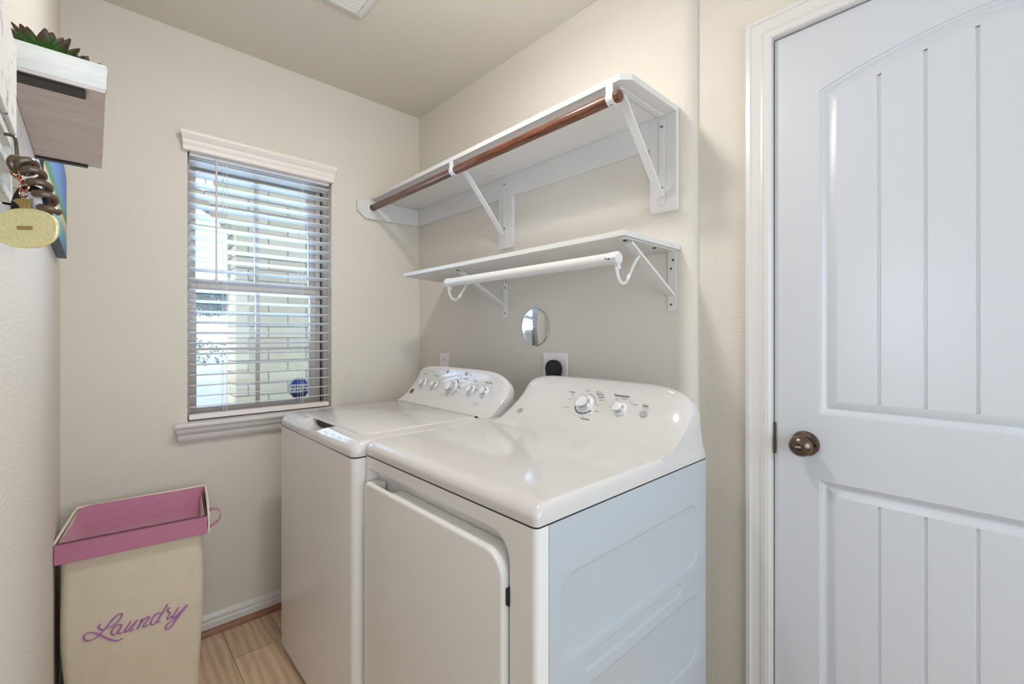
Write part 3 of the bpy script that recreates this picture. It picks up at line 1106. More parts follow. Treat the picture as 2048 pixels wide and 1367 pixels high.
sp = thing('wall_plate', 'small white wall plate with one screw behind the washer', 'wall plate', (0.253, -0.002, 1.02))
MB().prism(rrect(0.214, 0.292, 1.010, 1.1305, 0.004), 'y', -0.006, -0.0005).build('plate_face', M['plate'], sp, bevel=0.002)
m = MB().lathe((0.253, -0.006, 1.098), -Y, [(0.0038, 0), (0.0034, 0.0012)], 14)
m.build('screw', M['zinc'], sp)

# ceiling vent
vt = thing('ceiling_vent', 'white rectangular air vent with thin louvres in the ceiling', 'vent', (0.66, -0.77, H - 0.01))
vx0, vx1, vy0, vy1 = 0.553, 0.765, -0.945, -0.590
m = MB()
o_ = rrect(vx0, vx1, vy0, vy1, 0.004, 3)
i_ = rrect(vx0 + 0.026, vx1 - 0.026, vy0 + 0.026, vy1 - 0.026, 0.001, 3)
m.rings([[(a, b, H - 0.0005) for a, b in o_], [(a, b, H - 0.006) for a, b in o_], [(a + (0.66 - a) * 0.03, b + (-0.7675 - b) * .02, H - 0.009) for a, b in o_], [(a, b, H - 0.011) for a, b in i_], [(a, b, H - 0.002) for a, b in i_]], True, False, False)
m.build('vent_frame', M['vent'], vt)
MB().box(vx0 + 0.02, vx1 - 0.02, vy0 + 0.02, vy1 - 0.02, H - 0.0025, H - 0.0008).build('vent_backing', M['ventback'], vt)
m = MB()
ax_ = Vector((0.8, 0, 0.6))
nn = 15
for i in range(nn):
    xx = vx0 + 0.031 + (vx1 - vx0 - 0.062) * i / (nn - 1)
    m.obox((xx, (vy0 + vy1) / 2, H - 0.0068), ax_, Y, ax_.cross(Y), 0.0085, vy1 - vy0 - 0.054, 0.0012)
m.build('louvre', M['vent'], vt)

# ceiling lamp (above the picture) that lights the room
cl = thing('ceiling_lamp', 'round flush ceiling lamp with a white glass dome', 'lamp', (1.27, -0.78, H - 0.09))
MB().lathe((1.27, -0.78, H - 0.0005), -Z, [(0.15, 0), (0.15, 0.016), (0.142, 0.02)], 40).build('lamp_base', M['bronze'], cl)
MB().lathe((1.27, -0.78, H - 0.02), -Z, [(0.138, 0), (0.136, 0.02), (0.12, 0.042), (0.09, 0.058), (0.05, 0.068), (0.001, 0.071)], 40).build('lamp_shade', M['lamp'], cl)
lp = light('ceiling_lamp_light', 'POINT', (1.27, -0.78, H - 0.165), 6.2, (1.0, 0.96, 0.92), shadow_soft_size=0.05)
lp2 = light('ceiling_lamp_downlight', 'AREA', (1.27, -0.78, H - 0.095), 6.8, (1.0, 0.96, 0.92), shape='DISK', size=0.13)

# ================================================================== APPLIANCES
PROF = [(-0.312, 0.9215), (-0.29, 0.925), (-0.27, 0.932), (-0.252, 0.942), (-0.235, 0.953), (-0.217, 0.968), (-0.20, 0.985), (-0.186, 1.001), (-0.175, 1.018), (-0.165, 1.035), (-0.158, 1.05), (-0.153, 1.064)]
TOPR = [(-0.150, 1.074), (-0.145, 1.0805), (-0.136, 1.0835), (-0.127, 1.081), (-0.122, 1.074)]
ZB = 0.9215
import bisect
CON = [-0.312, 1.0]
def shp(p): return (CON[0] + (p[0] + 0.312) * CON[1], p[1])
def prof_at(s):
    acc = 0
    pts = [shp(p) for p in PROF + TOPR[:1]]
    for a, b in zip(pts[:-1], pts[1:]):
        L_ = math.hypot(b[0] - a[0], b[1] - a[1])
        if acc + L_ >= s:
            u = (s - acc) / L_
            t = Vector((0, b[0] - a[0], b[1] - a[1])).normalized()
            return a[0] + (b[0] - a[0]) * u, a[1] + (b[1] - a[1]) * u, t
        acc += L_
    return pts[-1][0], pts[-1][1], t

def frame_at(x, s, sx_=1.0):
    """point, across, up, outward normal on the sloped console"""
    y_, z_, t = prof_at(s)
    nrm = t.cross(X)
    if nrm.y > 0: nrm = -nrm
    return Vector((x, y_, z_)), X, t, nrm

def console(root, x0, x1, base_front, tilt_y=0.0):
    xc_ = (x0 + x1) / 2
    hw = (x1 - x0) / 2
    def hh(x):
        u = abs(x - xc_) / hw
        # gently arched top, generously rounded shoulders
        h = 1.0835 - 0.006 * (u ** 2)
        if u > 0.60:
            v = (u - 0.60) / 0.40
            h -= 0.062 * (1 - math.sqrt(max(0, 1 - v ** 3.2))) + 0.008 * v
        return h
    us = [i / 20 for i in range(0, 15)] + [0.72, 0.75, 0.78, 0.81, 0.84, 0.87, 0.90, 0.92, 0.94, 0.955, 0.97, 0.98, 0.988, 0.995, 1.0]
    us = sorted(set(us))
    xs2 = [xc_ - hw * u for u in us[::-1]] + [xc_ + hw * u for u in us[1:]]
    m = MB()
    rings_ = []
    for x in xs2:
        k = (hh(x) - ZB) / (1.0835 - ZB)
        u = abs(x - xc_) / hw
        bulge = 0.009 * max(0, (u - 0.86) / 0.14) ** 2.2
        drop = 1.0835 - hh(x)
        r = [(x, y_ + bulge * max(0, (z_ - ZB) / 0.162), z_ - drop * max(0, (z_ - ZB) / 0.162) ** 2.2) for y_, z_ in [shp(p) for p in PROF + TOPR]]
        yk = shp((-0.112, 0))[0]
        r += [(x, yk, ZB + (1.03 - ZB) * k), (x, -0.088, 0.890), (x, CON[0] + bulge, 0.890)]
        rings_.append(r)
    m.rings(rings_)
    return m.build('control_console', M['enamel'], root, angle=42, bevel=0.0)

def knob(root, x, s, rs, rc, h, pointer=-120):
    p, ux, uy, nr = frame_at(x, s)
    m = MB()
    m.lathe(p, nr, [(rs * 1.02, -0.001), (rs * 1.02, 0.0015), (rs, 0.0025), (rs * 0.93, 0.0045), (rc * 1.12, 0.007)], 40)
    ko_ = m.build('knob', M['knobcap'], root)
    m = MB()
    m.lathe(p, nr, [(rc * 1.02, 0.006), (rc * 0.88, 0.010), (rc * 0.90, h * 0.75), (rc * 1.05, h * 0.94), (rc * 1.05, h), (rc * 0.93, h + 0.0008)], 40)
    m.build('chrome_ring', M['chrome'], ko_)
    m = MB()
    m.lathe(p, nr, [(rc * 0.94, h), (rc * 0.93, h + 0.0015), (rc * 0.6, h + 0.0026), (0.0005, h + 0.003)], 36)
    m.build('knob_cap', M['knobcap'], ko_)
    return ko_

def shadow_seam(root, pts, name='lid_seam'):
    pass

# ---------- dryer
dr = thing('clothes_dryer', 'white front loading dryer with two knobs, nearest the door', 'dryer', (1.31, -0.42, 0.0))
DX0, DX1, DYF, DYB = 0.968, 1.655, -0.766, -0.085
m = MB()
m.prism(rrect(DX0, DX1, DYF, -0.733, [0.0005, 0.0005, 0.012, 0.012], 6), 'z', 0.02, 0.8795)
dfp = m.build('front_panel', M['cabinet'], dr)
cut = MB().prism(rrect(0.986, 1.5865, 0.10, 0.8485, [0.055, 0.02, 0.02, 0.03], 8), 'y', -0.9, -0.705)
boolean(dfp, cut)
dfp.data.set_sharp_from_angle(angle=math.radians(35))
MB().box(0.975, 1.60, -0.7325, -0.704, 0.08, 0.86).build('recess_back', M['cabinet'], dr)
# door
m = MB()
rs = []
for y_, ins in ((-0.736, 0.0), (-0.774, 0.0), (-0.7775, 0.001), (-0.7795, 0.0035), (-0.780, 0.006)):
    rs.append([(a, y_, b) for a, b in rrect(0.990 + ins, 1.5785 - ins, 0.105 + ins, 0.8120 - ins, [max(0.05 - ins, .004), 0.014, 0.014, 0.03], 8)])
m.rings(rs)
dd = m.build('door', M['cabinet'], dr, angle=25)
cut = MB().box(1.036, 1.132, -0.7685, -0.70, 0.775, 0.9)
boolean(dd, cut)
dd.data.set_sharp_from_angle(angle=math.radians(30))
MB().box(1.577, 1.5865, -0.770, -0.745, 0.716, 0.747).build('hinge', M['black'], dd)
# side panel with pressed ribs
SX = DX1
def side_panel():
    mb = MB()
    mb.box(DX1 - 0.02, DX1 - 0.0065, -0.7322, DYB, 0.02, 0.8795)
    def q(pts): mb.add([(SX + d, y_, z_) for y_, z_, d in pts], [tuple(range(len(pts)))])
    ya_, yb_ = -0.7322, DYB
    bands = [  # rounded panels: y0,y1,z0,z1,radius,depth,lip
        (-0.704, -0.128, 0.604, 0.772, 0.045, -0.0045, 0.010),
        (-0.632, -0.225, 0.553, 0.590, 0.017, -0.0040, 0.007),
        (-0.704, -0.128, 0.345, 0.528, 0.045, -0.0045, 0.010),
        (-0.632, -0.225, 0.296, 0.330, 0.016, -0.0040, 0.007),
        (-0.704, -0.128, 0.080, 0.272, 0.045, -0.0045, 0.010)]
    zprev = 0.02
    for (a, b, c, d, r, dep, lip) in sorted(bands, key=lambda t: t[2]):
        mid0, mid1 = (zprev, c - 0.006)
        q([(ya_, mid0, 0), (yb_, mid0, 0), (yb_, mid1, 0), (ya_, mid1, 0)])
        zz0, zz1 = c - 0.006, d + 0.006
        ol_ = rrect(a, b, c, d, r, 6)
        nrr = len(ol_)
        # frame between rectangle and rounded outline
        corner = [(yb_, zz1), (ya_, zz1), (ya_, zz0), (yb_, zz0)]
        seg = 7
        for k in range(4):
            part = ol_[k * seg:(k + 1) * seg]
            cn = corner[k]
            for i in range(seg - 1):
                q([(cn[0], cn[1], 0), (part[i][0], part[i][1], 0), (part[i + 1][0], part[i + 1][1], 0)])
            nxt = ol_[((k + 1) * seg) % nrr]
            cn2 = corner[(k + 1) % 4]
            q([(cn[0], cn[1], 0), (part[-1][0], part[-1][1], 0), (nxt[0], nxt[1], 0), (cn2[0], cn2[1], 0)])
        rr = []
        for f_, dd_ in ((0, 0), (0.25, 0.15), (0.5, 0.5), (0.75, 0.85), (1, 1)):
            rr.append([(SX + dep * dd_, p[0], p[1]) for p in rrect(a + lip * f_, b - lip * f_, c + lip * f_, d - lip * f_, max(r - lip * f_, .003), 6)])
        mb.rings(rr, True, False, True)
        zprev = zz1
    q([(ya_, zprev, 0), (yb_, zprev, 0), (yb_, 0.8795, 0), (ya_, 0.8795, 0)])
    for a, b, c, d in ((ya_, 0.02, ya_, 0.8795), (yb_, 0.02, yb_, 0.8795)):
        mb.add([(SX - 0.0002, a, b), (SX - 0.0002, c, d), (SX - 0.007, c, d), (SX - 0.007, a, b)], [(0, 1, 2, 3)])
    return mb
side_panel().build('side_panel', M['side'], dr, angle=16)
MB().box(DX0, DX1 - 0.021, -0.703, DYB, 0.02, 0.8795).build('cabinet', M['cabinet'], dr)

def top_cover(name, root, x0, x1, yf, yb_, z0, z1, r, bow, rc, back_r=0.004, side_r=None):
    m = MB()
    rs = []
    K = 9
    sr = side_r if side_r else r
    for k in range(K + 1):
        a = PI / 2 * k / K
        ins = r * (1 - math.cos(a))
        insx = sr * (1 - math.cos(a))
        z_ = z1 - r * 0.9 + r * 0.9 * math.sin(a)
        ol_ = rrect(x0 + insx, x1 - insx, yf + ins * 1.25, yb_ - min(ins, back_r), [0.004, 0.004, rc, rc], 6)
        rs.append((ol_, z_))
    rs.insert(0, (rs[0][0], z0 + 0.001))
    ol0 = rrect(x0 + .0015, x1 - .0015, yf + .0015, yb_, [0.004, 0.004, rc, rc], 6)
    rs.insert(0, (ol0, z0))
    out = []
    xc_, hw = (x0 + x1) / 2, (x1 - x0) / 2
    for ol_, z_ in rs:
        o2 = []
        # densify the front edge so that it can bow
        dense = []
        n_ = len(ol_)
        for i in range(n_):
            a, b = ol_[i], ol_[(i + 1) % n_]
            dense.append(a)
            if math.hypot(a[0] - b[0], a[1] - b[1]) > 0.2:
                for j in range(1, 16):
                    dense.append((a[0] + (b[0] - a[0]) * j / 16, a[1] + (b[1] - a[1]) * j / 16))
        for a, b in dense:
            wgt = max(0, (yb_ - b) / (yb_ - yf))
            o2.append((a, b - bow * (1 - min(1, abs((a - xc_) / hw)) ** 2) * wgt, z_))
        out.append(o2)
    m.rings(out)
    return m.build(name, M['enamel'], root, angle=40)
dtop = top_cover('top_cover', dr, DX0 + 0.001, DX1 + 0.0005, DYF, DYB - 0.0, 0.882, 0.9215, 0.030, 0.0, 0.012, side_r=0.012)
# dark line where the cover meets the cabinet (open joint)
m = MB().prism(rrect(DX0, DX1 - .0004, DYF + .0006, DYB, [.001, .001, .012, .012], 6), 'z', 0.8792, 0.8825)
m.build('cover_gap', M['dark'], dr)
m = MB().box(DX1 - 0.006, DX1 - 0.0004, -0.7330, -0.7318, 0.02, 0.8795)
m.build('panel_gap', M['print'], dr)
console(dr, 0.997, 1.6515, -0.36)
knob(dr, 1.311, 0.157, 0.0300, 0.0200, 0.024)
knob(dr, 1.441, 0.157, 0.0215, 0.0150, 0.020)
p, ux, uy, nr = frame_at(1.522, 0.1515)
MB().lathe(p, nr, [(0.0115, -0.001), (0.0115, 0.003), (0.010, 0.0042)], 28).build('start_button', M['grey'], dr)

def lift(p, nr, d=0.0012): return p + nr * d
def ptext(mb, s, size, x, sv, mi=0, bold=0.0, align='CENTER'):
    p, ux, uy, nr = frame_at(x, sv)
    text_into(mb, s, size, lift(p, nr, 0.0022), ux, uy, mi, align, bold=bold)
def arcband(mb, x, sv, r0, r1, a0, a1, mi=0, off=0.0014):
    n_ = max(2, int(abs(a1 - a0) / 6))
    def sp(t, r):
        p, ux, uy, nr = frame_at(x + r * math.cos(t), sv + r * math.sin(t))
        return p + nr * off
    for i in range(n_):
        t0, t1 = math.radians(a0 + (a1 - a0) * i / n_), math.radians(a0 + (a1 - a0) * (i + 1) / n_)
        mb.add([sp(t, r) for t, r in ((t0, r0), (t1, r0), (t1, r1), (t0, r1))], [(0, 1, 2, 3)], mi)
m = MB()
ptext(m, 'Temperature', 0.0100, 1.433, 0.1995, bold=0.00025)
ptext(m, 'Medium', 0.0055, 1.446, 0.1905)
ptext(m, 'Low', 0.0055, 1.470, 0.1840)
ptext(m, 'Air Fluff', 0.0055, 1.484, 0.1765)
ptext(m, 'High', 0.0055, 1.418, 0.1875)
ptext(m, 'Start', 0.0095, 1.521, 0.1770, bold=0.0002)
ptext(m, 'Push to Start', 0.0045, 1.524, 0.1685)
ptext(m, 'Timed Dry', 0.0078, 1.338, 0.1020, bold=0.0002)
ptext(m, 'More Dry', 0.0068, 1.356, 0.1960, bold=0.00015)
ptext(m, 'Less Dry', 0.0068, 1.362, 0.1870, bold=0.00015)
ptext(m, 'Easy Care', 0.0060, 1.350, 0.2040)
ptext(m, 'Normal', 0.0055, 1.306, 0.2035)
ptext(m, 'Delicates', 0.0055, 1.368, 0.1775)
ptext(m, 'Quick Fluff 20', 0.0050, 1.243, 0.1350)
for s_, x_, v_ in (('10', 1.266, .119), ('20', 1.280, .1125), ('30', 1.296, .1075), ('40', 1.311, .1065), ('50', 1.328, .1110), ('60', 1.348, .1200), ('80 Min', 1.366, .1370), ('Off', 1.360, .158)):
    ptext(m, s_, 0.0052, x_, v_)
ptext(m, 'Cottons', 0.0070, 1.243, 0.1930, mi=1, bold=0.0002)
ptext(m, 'More', 0.0055, 1.248, 0.1830)
ptext(m, 'Less', 0.0055, 1.244, 0.1670)
for k in range(6):
    arcband(m, 1.311, 0.157, 0.0345, 0.0385, 200 + k * 22, 219 + k * 22)
for a0, a1 in ((2, 28), (32, 62), (66, 90)):
    arcband(m, 1.311, 0.157, 0.0355, 0.0378, a0, a1, 2)
m.build('dial_markings', [M['print'], M['printblue'], M['grey']], dr)

def monogram(root, x, s, r, mats, filled):
    p, ux, uy, nr = frame_at(x, s)
    m = MB()
    if filled:
        m.lathe(p, nr, [(r, 0.0), (r, 0.0016), (r * .9, 0.002)], 32, mi=0)
    arcband(m, x, s, r * 0.84, r * 0.98, 0, 360, 1, off=0.0024)
    text_into(m, 'GE', r * 0.95, p + nr * 0.0026, ux, uy, 1, shear=0.25)
    for a in (45, 135, 225, 315):
        arcband(m, x, s, r * 0.64, r * 0.74, a - 28, a + 22, 1, off=0.0024)
    m.build('maker_badge', mats, root)
monogram(dr, 1.057, 0.0908, 0.0105, [M['enamel'], M['print']], False)

# ---------- washer
wa = thing('washing_machine', 'white top loading washer with five knobs, beside the window', 'washer', (0.62, -0.45, 0.0))
WX0, WX1, WYF, WYB = 0.283, 0.9655, -0.801, -0.10
m = MB()
m.prism(rrect(WX0, WX1, WYF, WYB, [0.004, 0.004, 0.02, 0.02], 8), 'z', 0.018, 0.872)
m.build('cabinet', M['cabinet'], wa)
m = MB().prism(rrect(WX0 + .0006, WX1 - .0006, WYF + .0006, WYB, [0.004, 0.004, 0.02, 0.02], 6), 'z', 0.8718, 0.8755)
m.build('cover_gap', M['dark'], wa)
m = MB().prism(rrect(WX0 + .03, WX1 - .03, WYF + .03, WYB - .02, 0.01, 3), 'z', 0.0, 0.018)
m.build('base_frame', M['dark'], wa)
wt = top_cover('top_cover', wa, WX0, WX1, WYF - 0.0005, WYB + 0.012, 0.875, 0.919, 0.036, 0.003, 0.024, side_r=0.016)
# finger recess in the front of the cover
cut = MB()
cx_, cw = 0.583, 0.115
rs = []
for z_, f_, dyy in ((0.889, 0.35, 0.014), (0.893, 0.62, 0.008), (0.905, 0.88, 0.0), (0.935, 1.08, -0.012)):
    rs.append([(cx_ + a * f_, -0.752 + dyy * 0.3 + b * (f_ * 0.9), z_) for a, b in rrect(-cw, cw, -0.062, 0.030, [0.01, 0.01, 0.05, 0.05], 6)])
cut.rings(rs)
boolean(wt, cut)
wt.data.set_sharp_from_angle(angle=math.radians(32))
# lid
m = MB()
rs = []
for z_, ins in ((0.9170, 0.0), (0.9205, 0.0), (0.9222, 0.0008), (0.923, 0.003)):
    rs.append([(a, b - 0.008 * (1 - ((a - 0.616) / 0.275) ** 2) * ((-0.29 - b) / 0.44), z_) for a, b in
               [pp for pp in rrect(0.344 + ins, 0.888 - ins, -0.738 + ins, -0.2995 - ins, [0.004, 0.004, 0.045, 0.045], 8)]])
m.rings(rs)
m.build('lid', M['enamel'], wa, angle=30)
m = MB().box(0.330, 0.900, -0.2990, -0.2965, 0.9185, 0.9226)
m.build('hinge_gap', M['print'], wa)
m = MB()
for x_ in (0.889,):
    m.lathe((x_, -0.2985, 0.9205), X, [(0.004, 0), (0.004, 0.01)], 12)
m.build('hinge_pin', M['dark'], wa)
# dark slot behind the recess, under the lid edge
m = MB()
m.box(cx_ - 0.090, cx_ + 0.090, -0.7340, -0.7300, 0.892, 0.9165)
m.build('lid_slot', M['dark'], wa)
CON[:] = [-0.297, 0.69]
console(wa, 0.2845, 0.948, -0.36)
for x_, s_, r1, r2, h_ in ((0.387, 0.1235, 0.0205, 0.0145, 0.020), (0.482, 0.1205, 0.0205, 0.0145, 0.020), (0.615, 0.1247, 0.0320, 0.0215, 0.026), (0.750, 0.1215, 0.0205, 0.0145, 0.020), (0.838, 0.1235, 0.0205, 0.0145, 0.020)):
    knob(wa, x_, s_, r1, r2, h_)
for x_, s_ in ((0.549, 0.1900), (0.687, 0.1885)):
    p, ux, uy, nr = frame_at(x_, s_)
    MB().lathe(p, nr, [(0.0085, -0.001), (0.0085, 0.0025), (0.007, 0.0035)], 24).build('button', M['grey'], wa)
m = MB()
for s_, z_, x_, v_, b_ in (('Load Size', 0.0072, 0.350, 0.190, 0.0001), ('Temperature', 0.0072, 0.449, 0.188, 0.0001), ('Soil', 0.0075, 0.628, 0.197, 0.0001), ('Spin Speed', 0.0070, 0.668, 0.190, 0.0001),
                           ('Rinse', 0.0075, 0.733, 0.185, 0.0001), ('Water Level', 0.0080, 0.818, 0.185, 0.0002), ('Start', 0.0070, 0.493, 0.2140, 0.0001),
                           ('Stain', 0.006, 0.688, 0.217, 0), ('Pretreat', 0.006, 0.690, 0.208, 0),
                           ('Normal', 0.006, 0.639, 0.170, 0), ('Heavy', 0.006, 0.641, 0.150, 0), ('Delicates', 0.006, 0.637, 0.129, 0), ('Bulk', 0.006, 0.632, 0.186, 0),
                           ('Casuals', 0.006, 0.615, 0.112, 0), ('Quick', 0.006, 0.588, 0.104, 0), ('Rinse and Spin', 0.0055, 0.553, 0.101, 0), ('Drain', 0.006, 0.535, 0.111, 0),
                           ('On', 0.006, 0.375, 0.173, 0), ('Hot', 0.0055, 0.478, 0.170, 0), ('Warm', 0.0055, 0.484, 0.157, 0), ('Cold', 0.0055, 0.482, 0.140, 0), ('Tap', 0.0055, 0.474, 0.125, 0),
                           ('Extra', 0.0055, 0.752, 0.170, 0), ('Off', 0.0055, 0.758, 0.150, 0), ('High', 0.0055, 0.845, 0.168, 0), ('Low', 0.0055, 0.852, 0.148, 0)):
    ptext(m, s_, z_, x_ + 0.026, v_ - 0.0235, bold=b_)
for k in range(5):
    ptext(m, '12 3'[k % 2:k % 2 + 2], 0.005, 0.582 + k * 0.0185, 0.1935)
    ptext(m, '-', 0.006, 0.582 + k * 0.0185, 0.1860)
arcband(m, 0.615, 0.1247, 0.0365, 0.0405, 30, 60)
arcband(m, 0.615, 0.1247, 0.0365, 0.0375, -60, 28)
arcband(m, 0.750, 0.1215, 0.0240, 0.0265, -25, 25)
arcband(m, 0.838, 0.1235, 0.0240, 0.0250, -15, 60)
arcband(m, 0.387, 0.1235, 0.0240, 0.0265, -10, 40)
arcband(m, 0.482, 0.1205, 0.0240, 0.0250, -60, 50)
m.build('dial_markings', [M['print']], wa)
monogram(wa, 0.326, 0.0740, 0.0130, [M['black'], M['grey']], True)
m = MB()
arcband(m, 0.816, 0.0625, 0.008, 0.0092, 0, 360)
text_into(m, 'HE', 0.0075, frame_at(0.816, 0.0625)[0] + frame_at(0.816, 0.0625)[3] * 0.0016, X, frame_at(0.816, 0.0625)[2])
m.build('efficiency_mark', M['grey'], wa)

# ================================================================== HAMPER
ha = thing('laundry_hamper', 'cream fabric laundry hamper with pink liner cuff in the corner', 'hamper', (0.25, -1.23, 0.0))
hw_ = Vector((0.118, 0.993, 0)).normalized()
hn = Vector((0.993, -0.118, 0)).normalized()
hP = Vector((0.42, -1.072, 0))
def HP(u, d, z_):   # u along the width (0 at the right front corner, negative to the left), d depth behind the front
    return hP + hw_ * u - hn * d + Z * z_
ZT = 0.628
Wd, Dp = 0.362, 0.335
def hring(z_, ins, n_=8, r=0.02, dx=0.0):
    return [HP(a, b, z_) for a, b in rrect(-Wd + 0.008 + ins, 0.006 - ins, 0.0 + ins, Dp - ins, r, n_)]
m = MB()
rs = []
for i in range(13):
    t = i / 12
    z_ = 0.004 + (ZT - 0.008) * t
    rs.append(hring(z_, 0.014 * (1 - t) + 0.004 + 0.003 * math.sin(t * 9), 6, 0.022))
ri = []
for z_, ins in ((ZT - 0.002, 0.007), (ZT - 0.03, 0.010), (0.42, 0.02)):
    ri.append(hring(z_, ins, 6, 0.02))
m.rings(rs + ri, True, True, False)
m.build('body', M['cream'], ha, angle=50)
# pink cuff: front flap, inner walls, sagging inner lid
m = MB()
def cuff_band(u0, u1, d0, z0, z1, th=0.004):
    m.add([HP(u0, d0, z0), HP(u1, d0, z0), HP(u1, d0, z1), HP(u0, d0, z1), HP(u0, d0 + th, z0), HP(u1, d0 + th, z0), HP(u1, d0 + th, z1), HP(u0, d0 + th, z1)],
          [(0, 1, 2, 3), (4, 7, 6, 5), (0, 4, 5, 1), (3, 2, 6, 7), (0, 3, 7, 4), (1, 5, 6, 2)])
cuff_band(-0.3545, 0.008, -0.008, 0.568, ZT - 0.001, 0.010)
m.build('front_flap', M['pink'], ha, bevel=0.003)
# folded inner cover: rises from the front seam, drops into the fold, climbs the back wall
m = MB()
U = [-0.350 + 0.356 * i / 24 for i in range(25)]
V = [(0.0, ZT + 0.0005), (0.03, ZT - 0.010), (0.07, ZT - 0.030), (0.12, ZT - 0.050), (0.17, ZT - 0.060), (0.22, ZT - 0.060), (0.26, ZT - 0.050), (0.285, ZT - 0.020), (0.298, ZT + 0.006), (0.304, ZT + 0.012)]
grid = []
for d_, z_ in V:
    row = []
    for u_ in U:
        t = (u_ + 0.35) / 0.356
        zz = z_ + 0.004 * math.sin(6 * t + d_ * 20) * (d_ / 0.3) * (1 - d_ / 0.31)
        left = max(0, 1 - t / 0.10)
        right = max(0, (t - 0.93) / 0.07)
        zz += (ZT - z_) * 0.8 * left ** 1.5
        row.append(HP(u_ + 0.004, d_ + 0.001, zz))
    grid.append(row)
nU = len(U)
m.add([p for r in grid for p in r], [(i * nU + j, i * nU + j + 1, (i + 1) * nU + j + 1, (i + 1) * nU + j) for i in range(len(V) - 1) for j in range(nU - 1)])
m.add([HP(0.004, 0.004, ZT - .001), HP(0.004, 0.304, ZT + .010), HP(0.004, 0.304, ZT - .07), HP(0.004, 0.004, ZT - .07)], [(0, 1, 2, 3)])
m.build('inner_liner', M['pink'], ha, angle=60)
m = MB()
rim = [HP(0.012, -0.004, ZT - 0.012), HP(0.013, 0.05, ZT - 0.002), HP(0.014, 0.15, ZT + 0.010), HP(0.013, 0.25, ZT + 0.014), HP(0.008, 0.308, ZT + 0.014),
       HP(-0.05, 0.311, ZT + 0.012), HP(-0.18, 0.312, ZT + 0.010), HP(-0.33, 0.310, ZT + 0.008), HP(-0.349, 0.300, ZT + 0.006), HP(-0.353, 0.2, ZT + 0.003), HP(-0.355, 0.1, ZT), HP(-0.356, 0.004, ZT - 0.004)]
m.tube(smooth_pts(rim, 5), 0.0034, 8)
m.build('piping', M['piping'], ha)
# right-hand rim panel
m = MB()
m.add([HP(0.010, -0.006, 0.572), HP(0.010, 0.306, 0.572), HP(0.010, 0.306, ZT + .012), HP(0.010, 0.15, ZT + .008), HP(0.010, -0.006, ZT - .012),
       HP(0.015, -0.006, 0.572), HP(0.015, 0.306, 0.572), HP(0.015, 0.306, ZT + .012), HP(0.015, 0.15, ZT + .008), HP(0.015, -0.006, ZT - .012)],
      [(0, 1, 2, 3, 4), (9, 8, 7, 6, 5), (0, 5, 6, 1), (1, 6, 7, 2), (2, 7, 8, 3), (3, 8, 9, 4), (4, 9, 5, 0)])
m.build('side_rim', M['piping'], ha, bevel=0.002)
# seam line on the cuff
m = MB()
m.tube([HP(-0.352, -0.0085, ZT + 0.0005), HP(0.006, -0.0085, ZT + 0.0005)], 0.0013, 6)
m.build('seam', M['pinkdark'], ha)
# loop handle on the right side
m = MB()
hl = smooth_pts([HP(0.014, 0.10, 0.609), HP(0.030, 0.09, 0.616), HP(0.046, 0.08, 0.611), HP(0.049, 0.065, 0.596), HP(0.040, 0.05, 0.583), HP(0.015, 0.04, 0.572)], 6)
rs = []
for i, p in enumerate(hl):
    t = (hl[min(i + 1, len(hl) - 1)] - hl[max(i - 1, 0)]).normalized()
    wv = hn
    nr_ = t.cross(wv).normalized()
    rs.append([p + wv * 0.011 + nr_ * 0.0015, p - wv * 0.011 + nr_ * 0.0015, p - wv * 0.011 - nr_ * 0.0015, p + wv * 0.011 - nr_ * 0.0015])
m.rings(rs)
m.build('handle', M['pink'], ha)
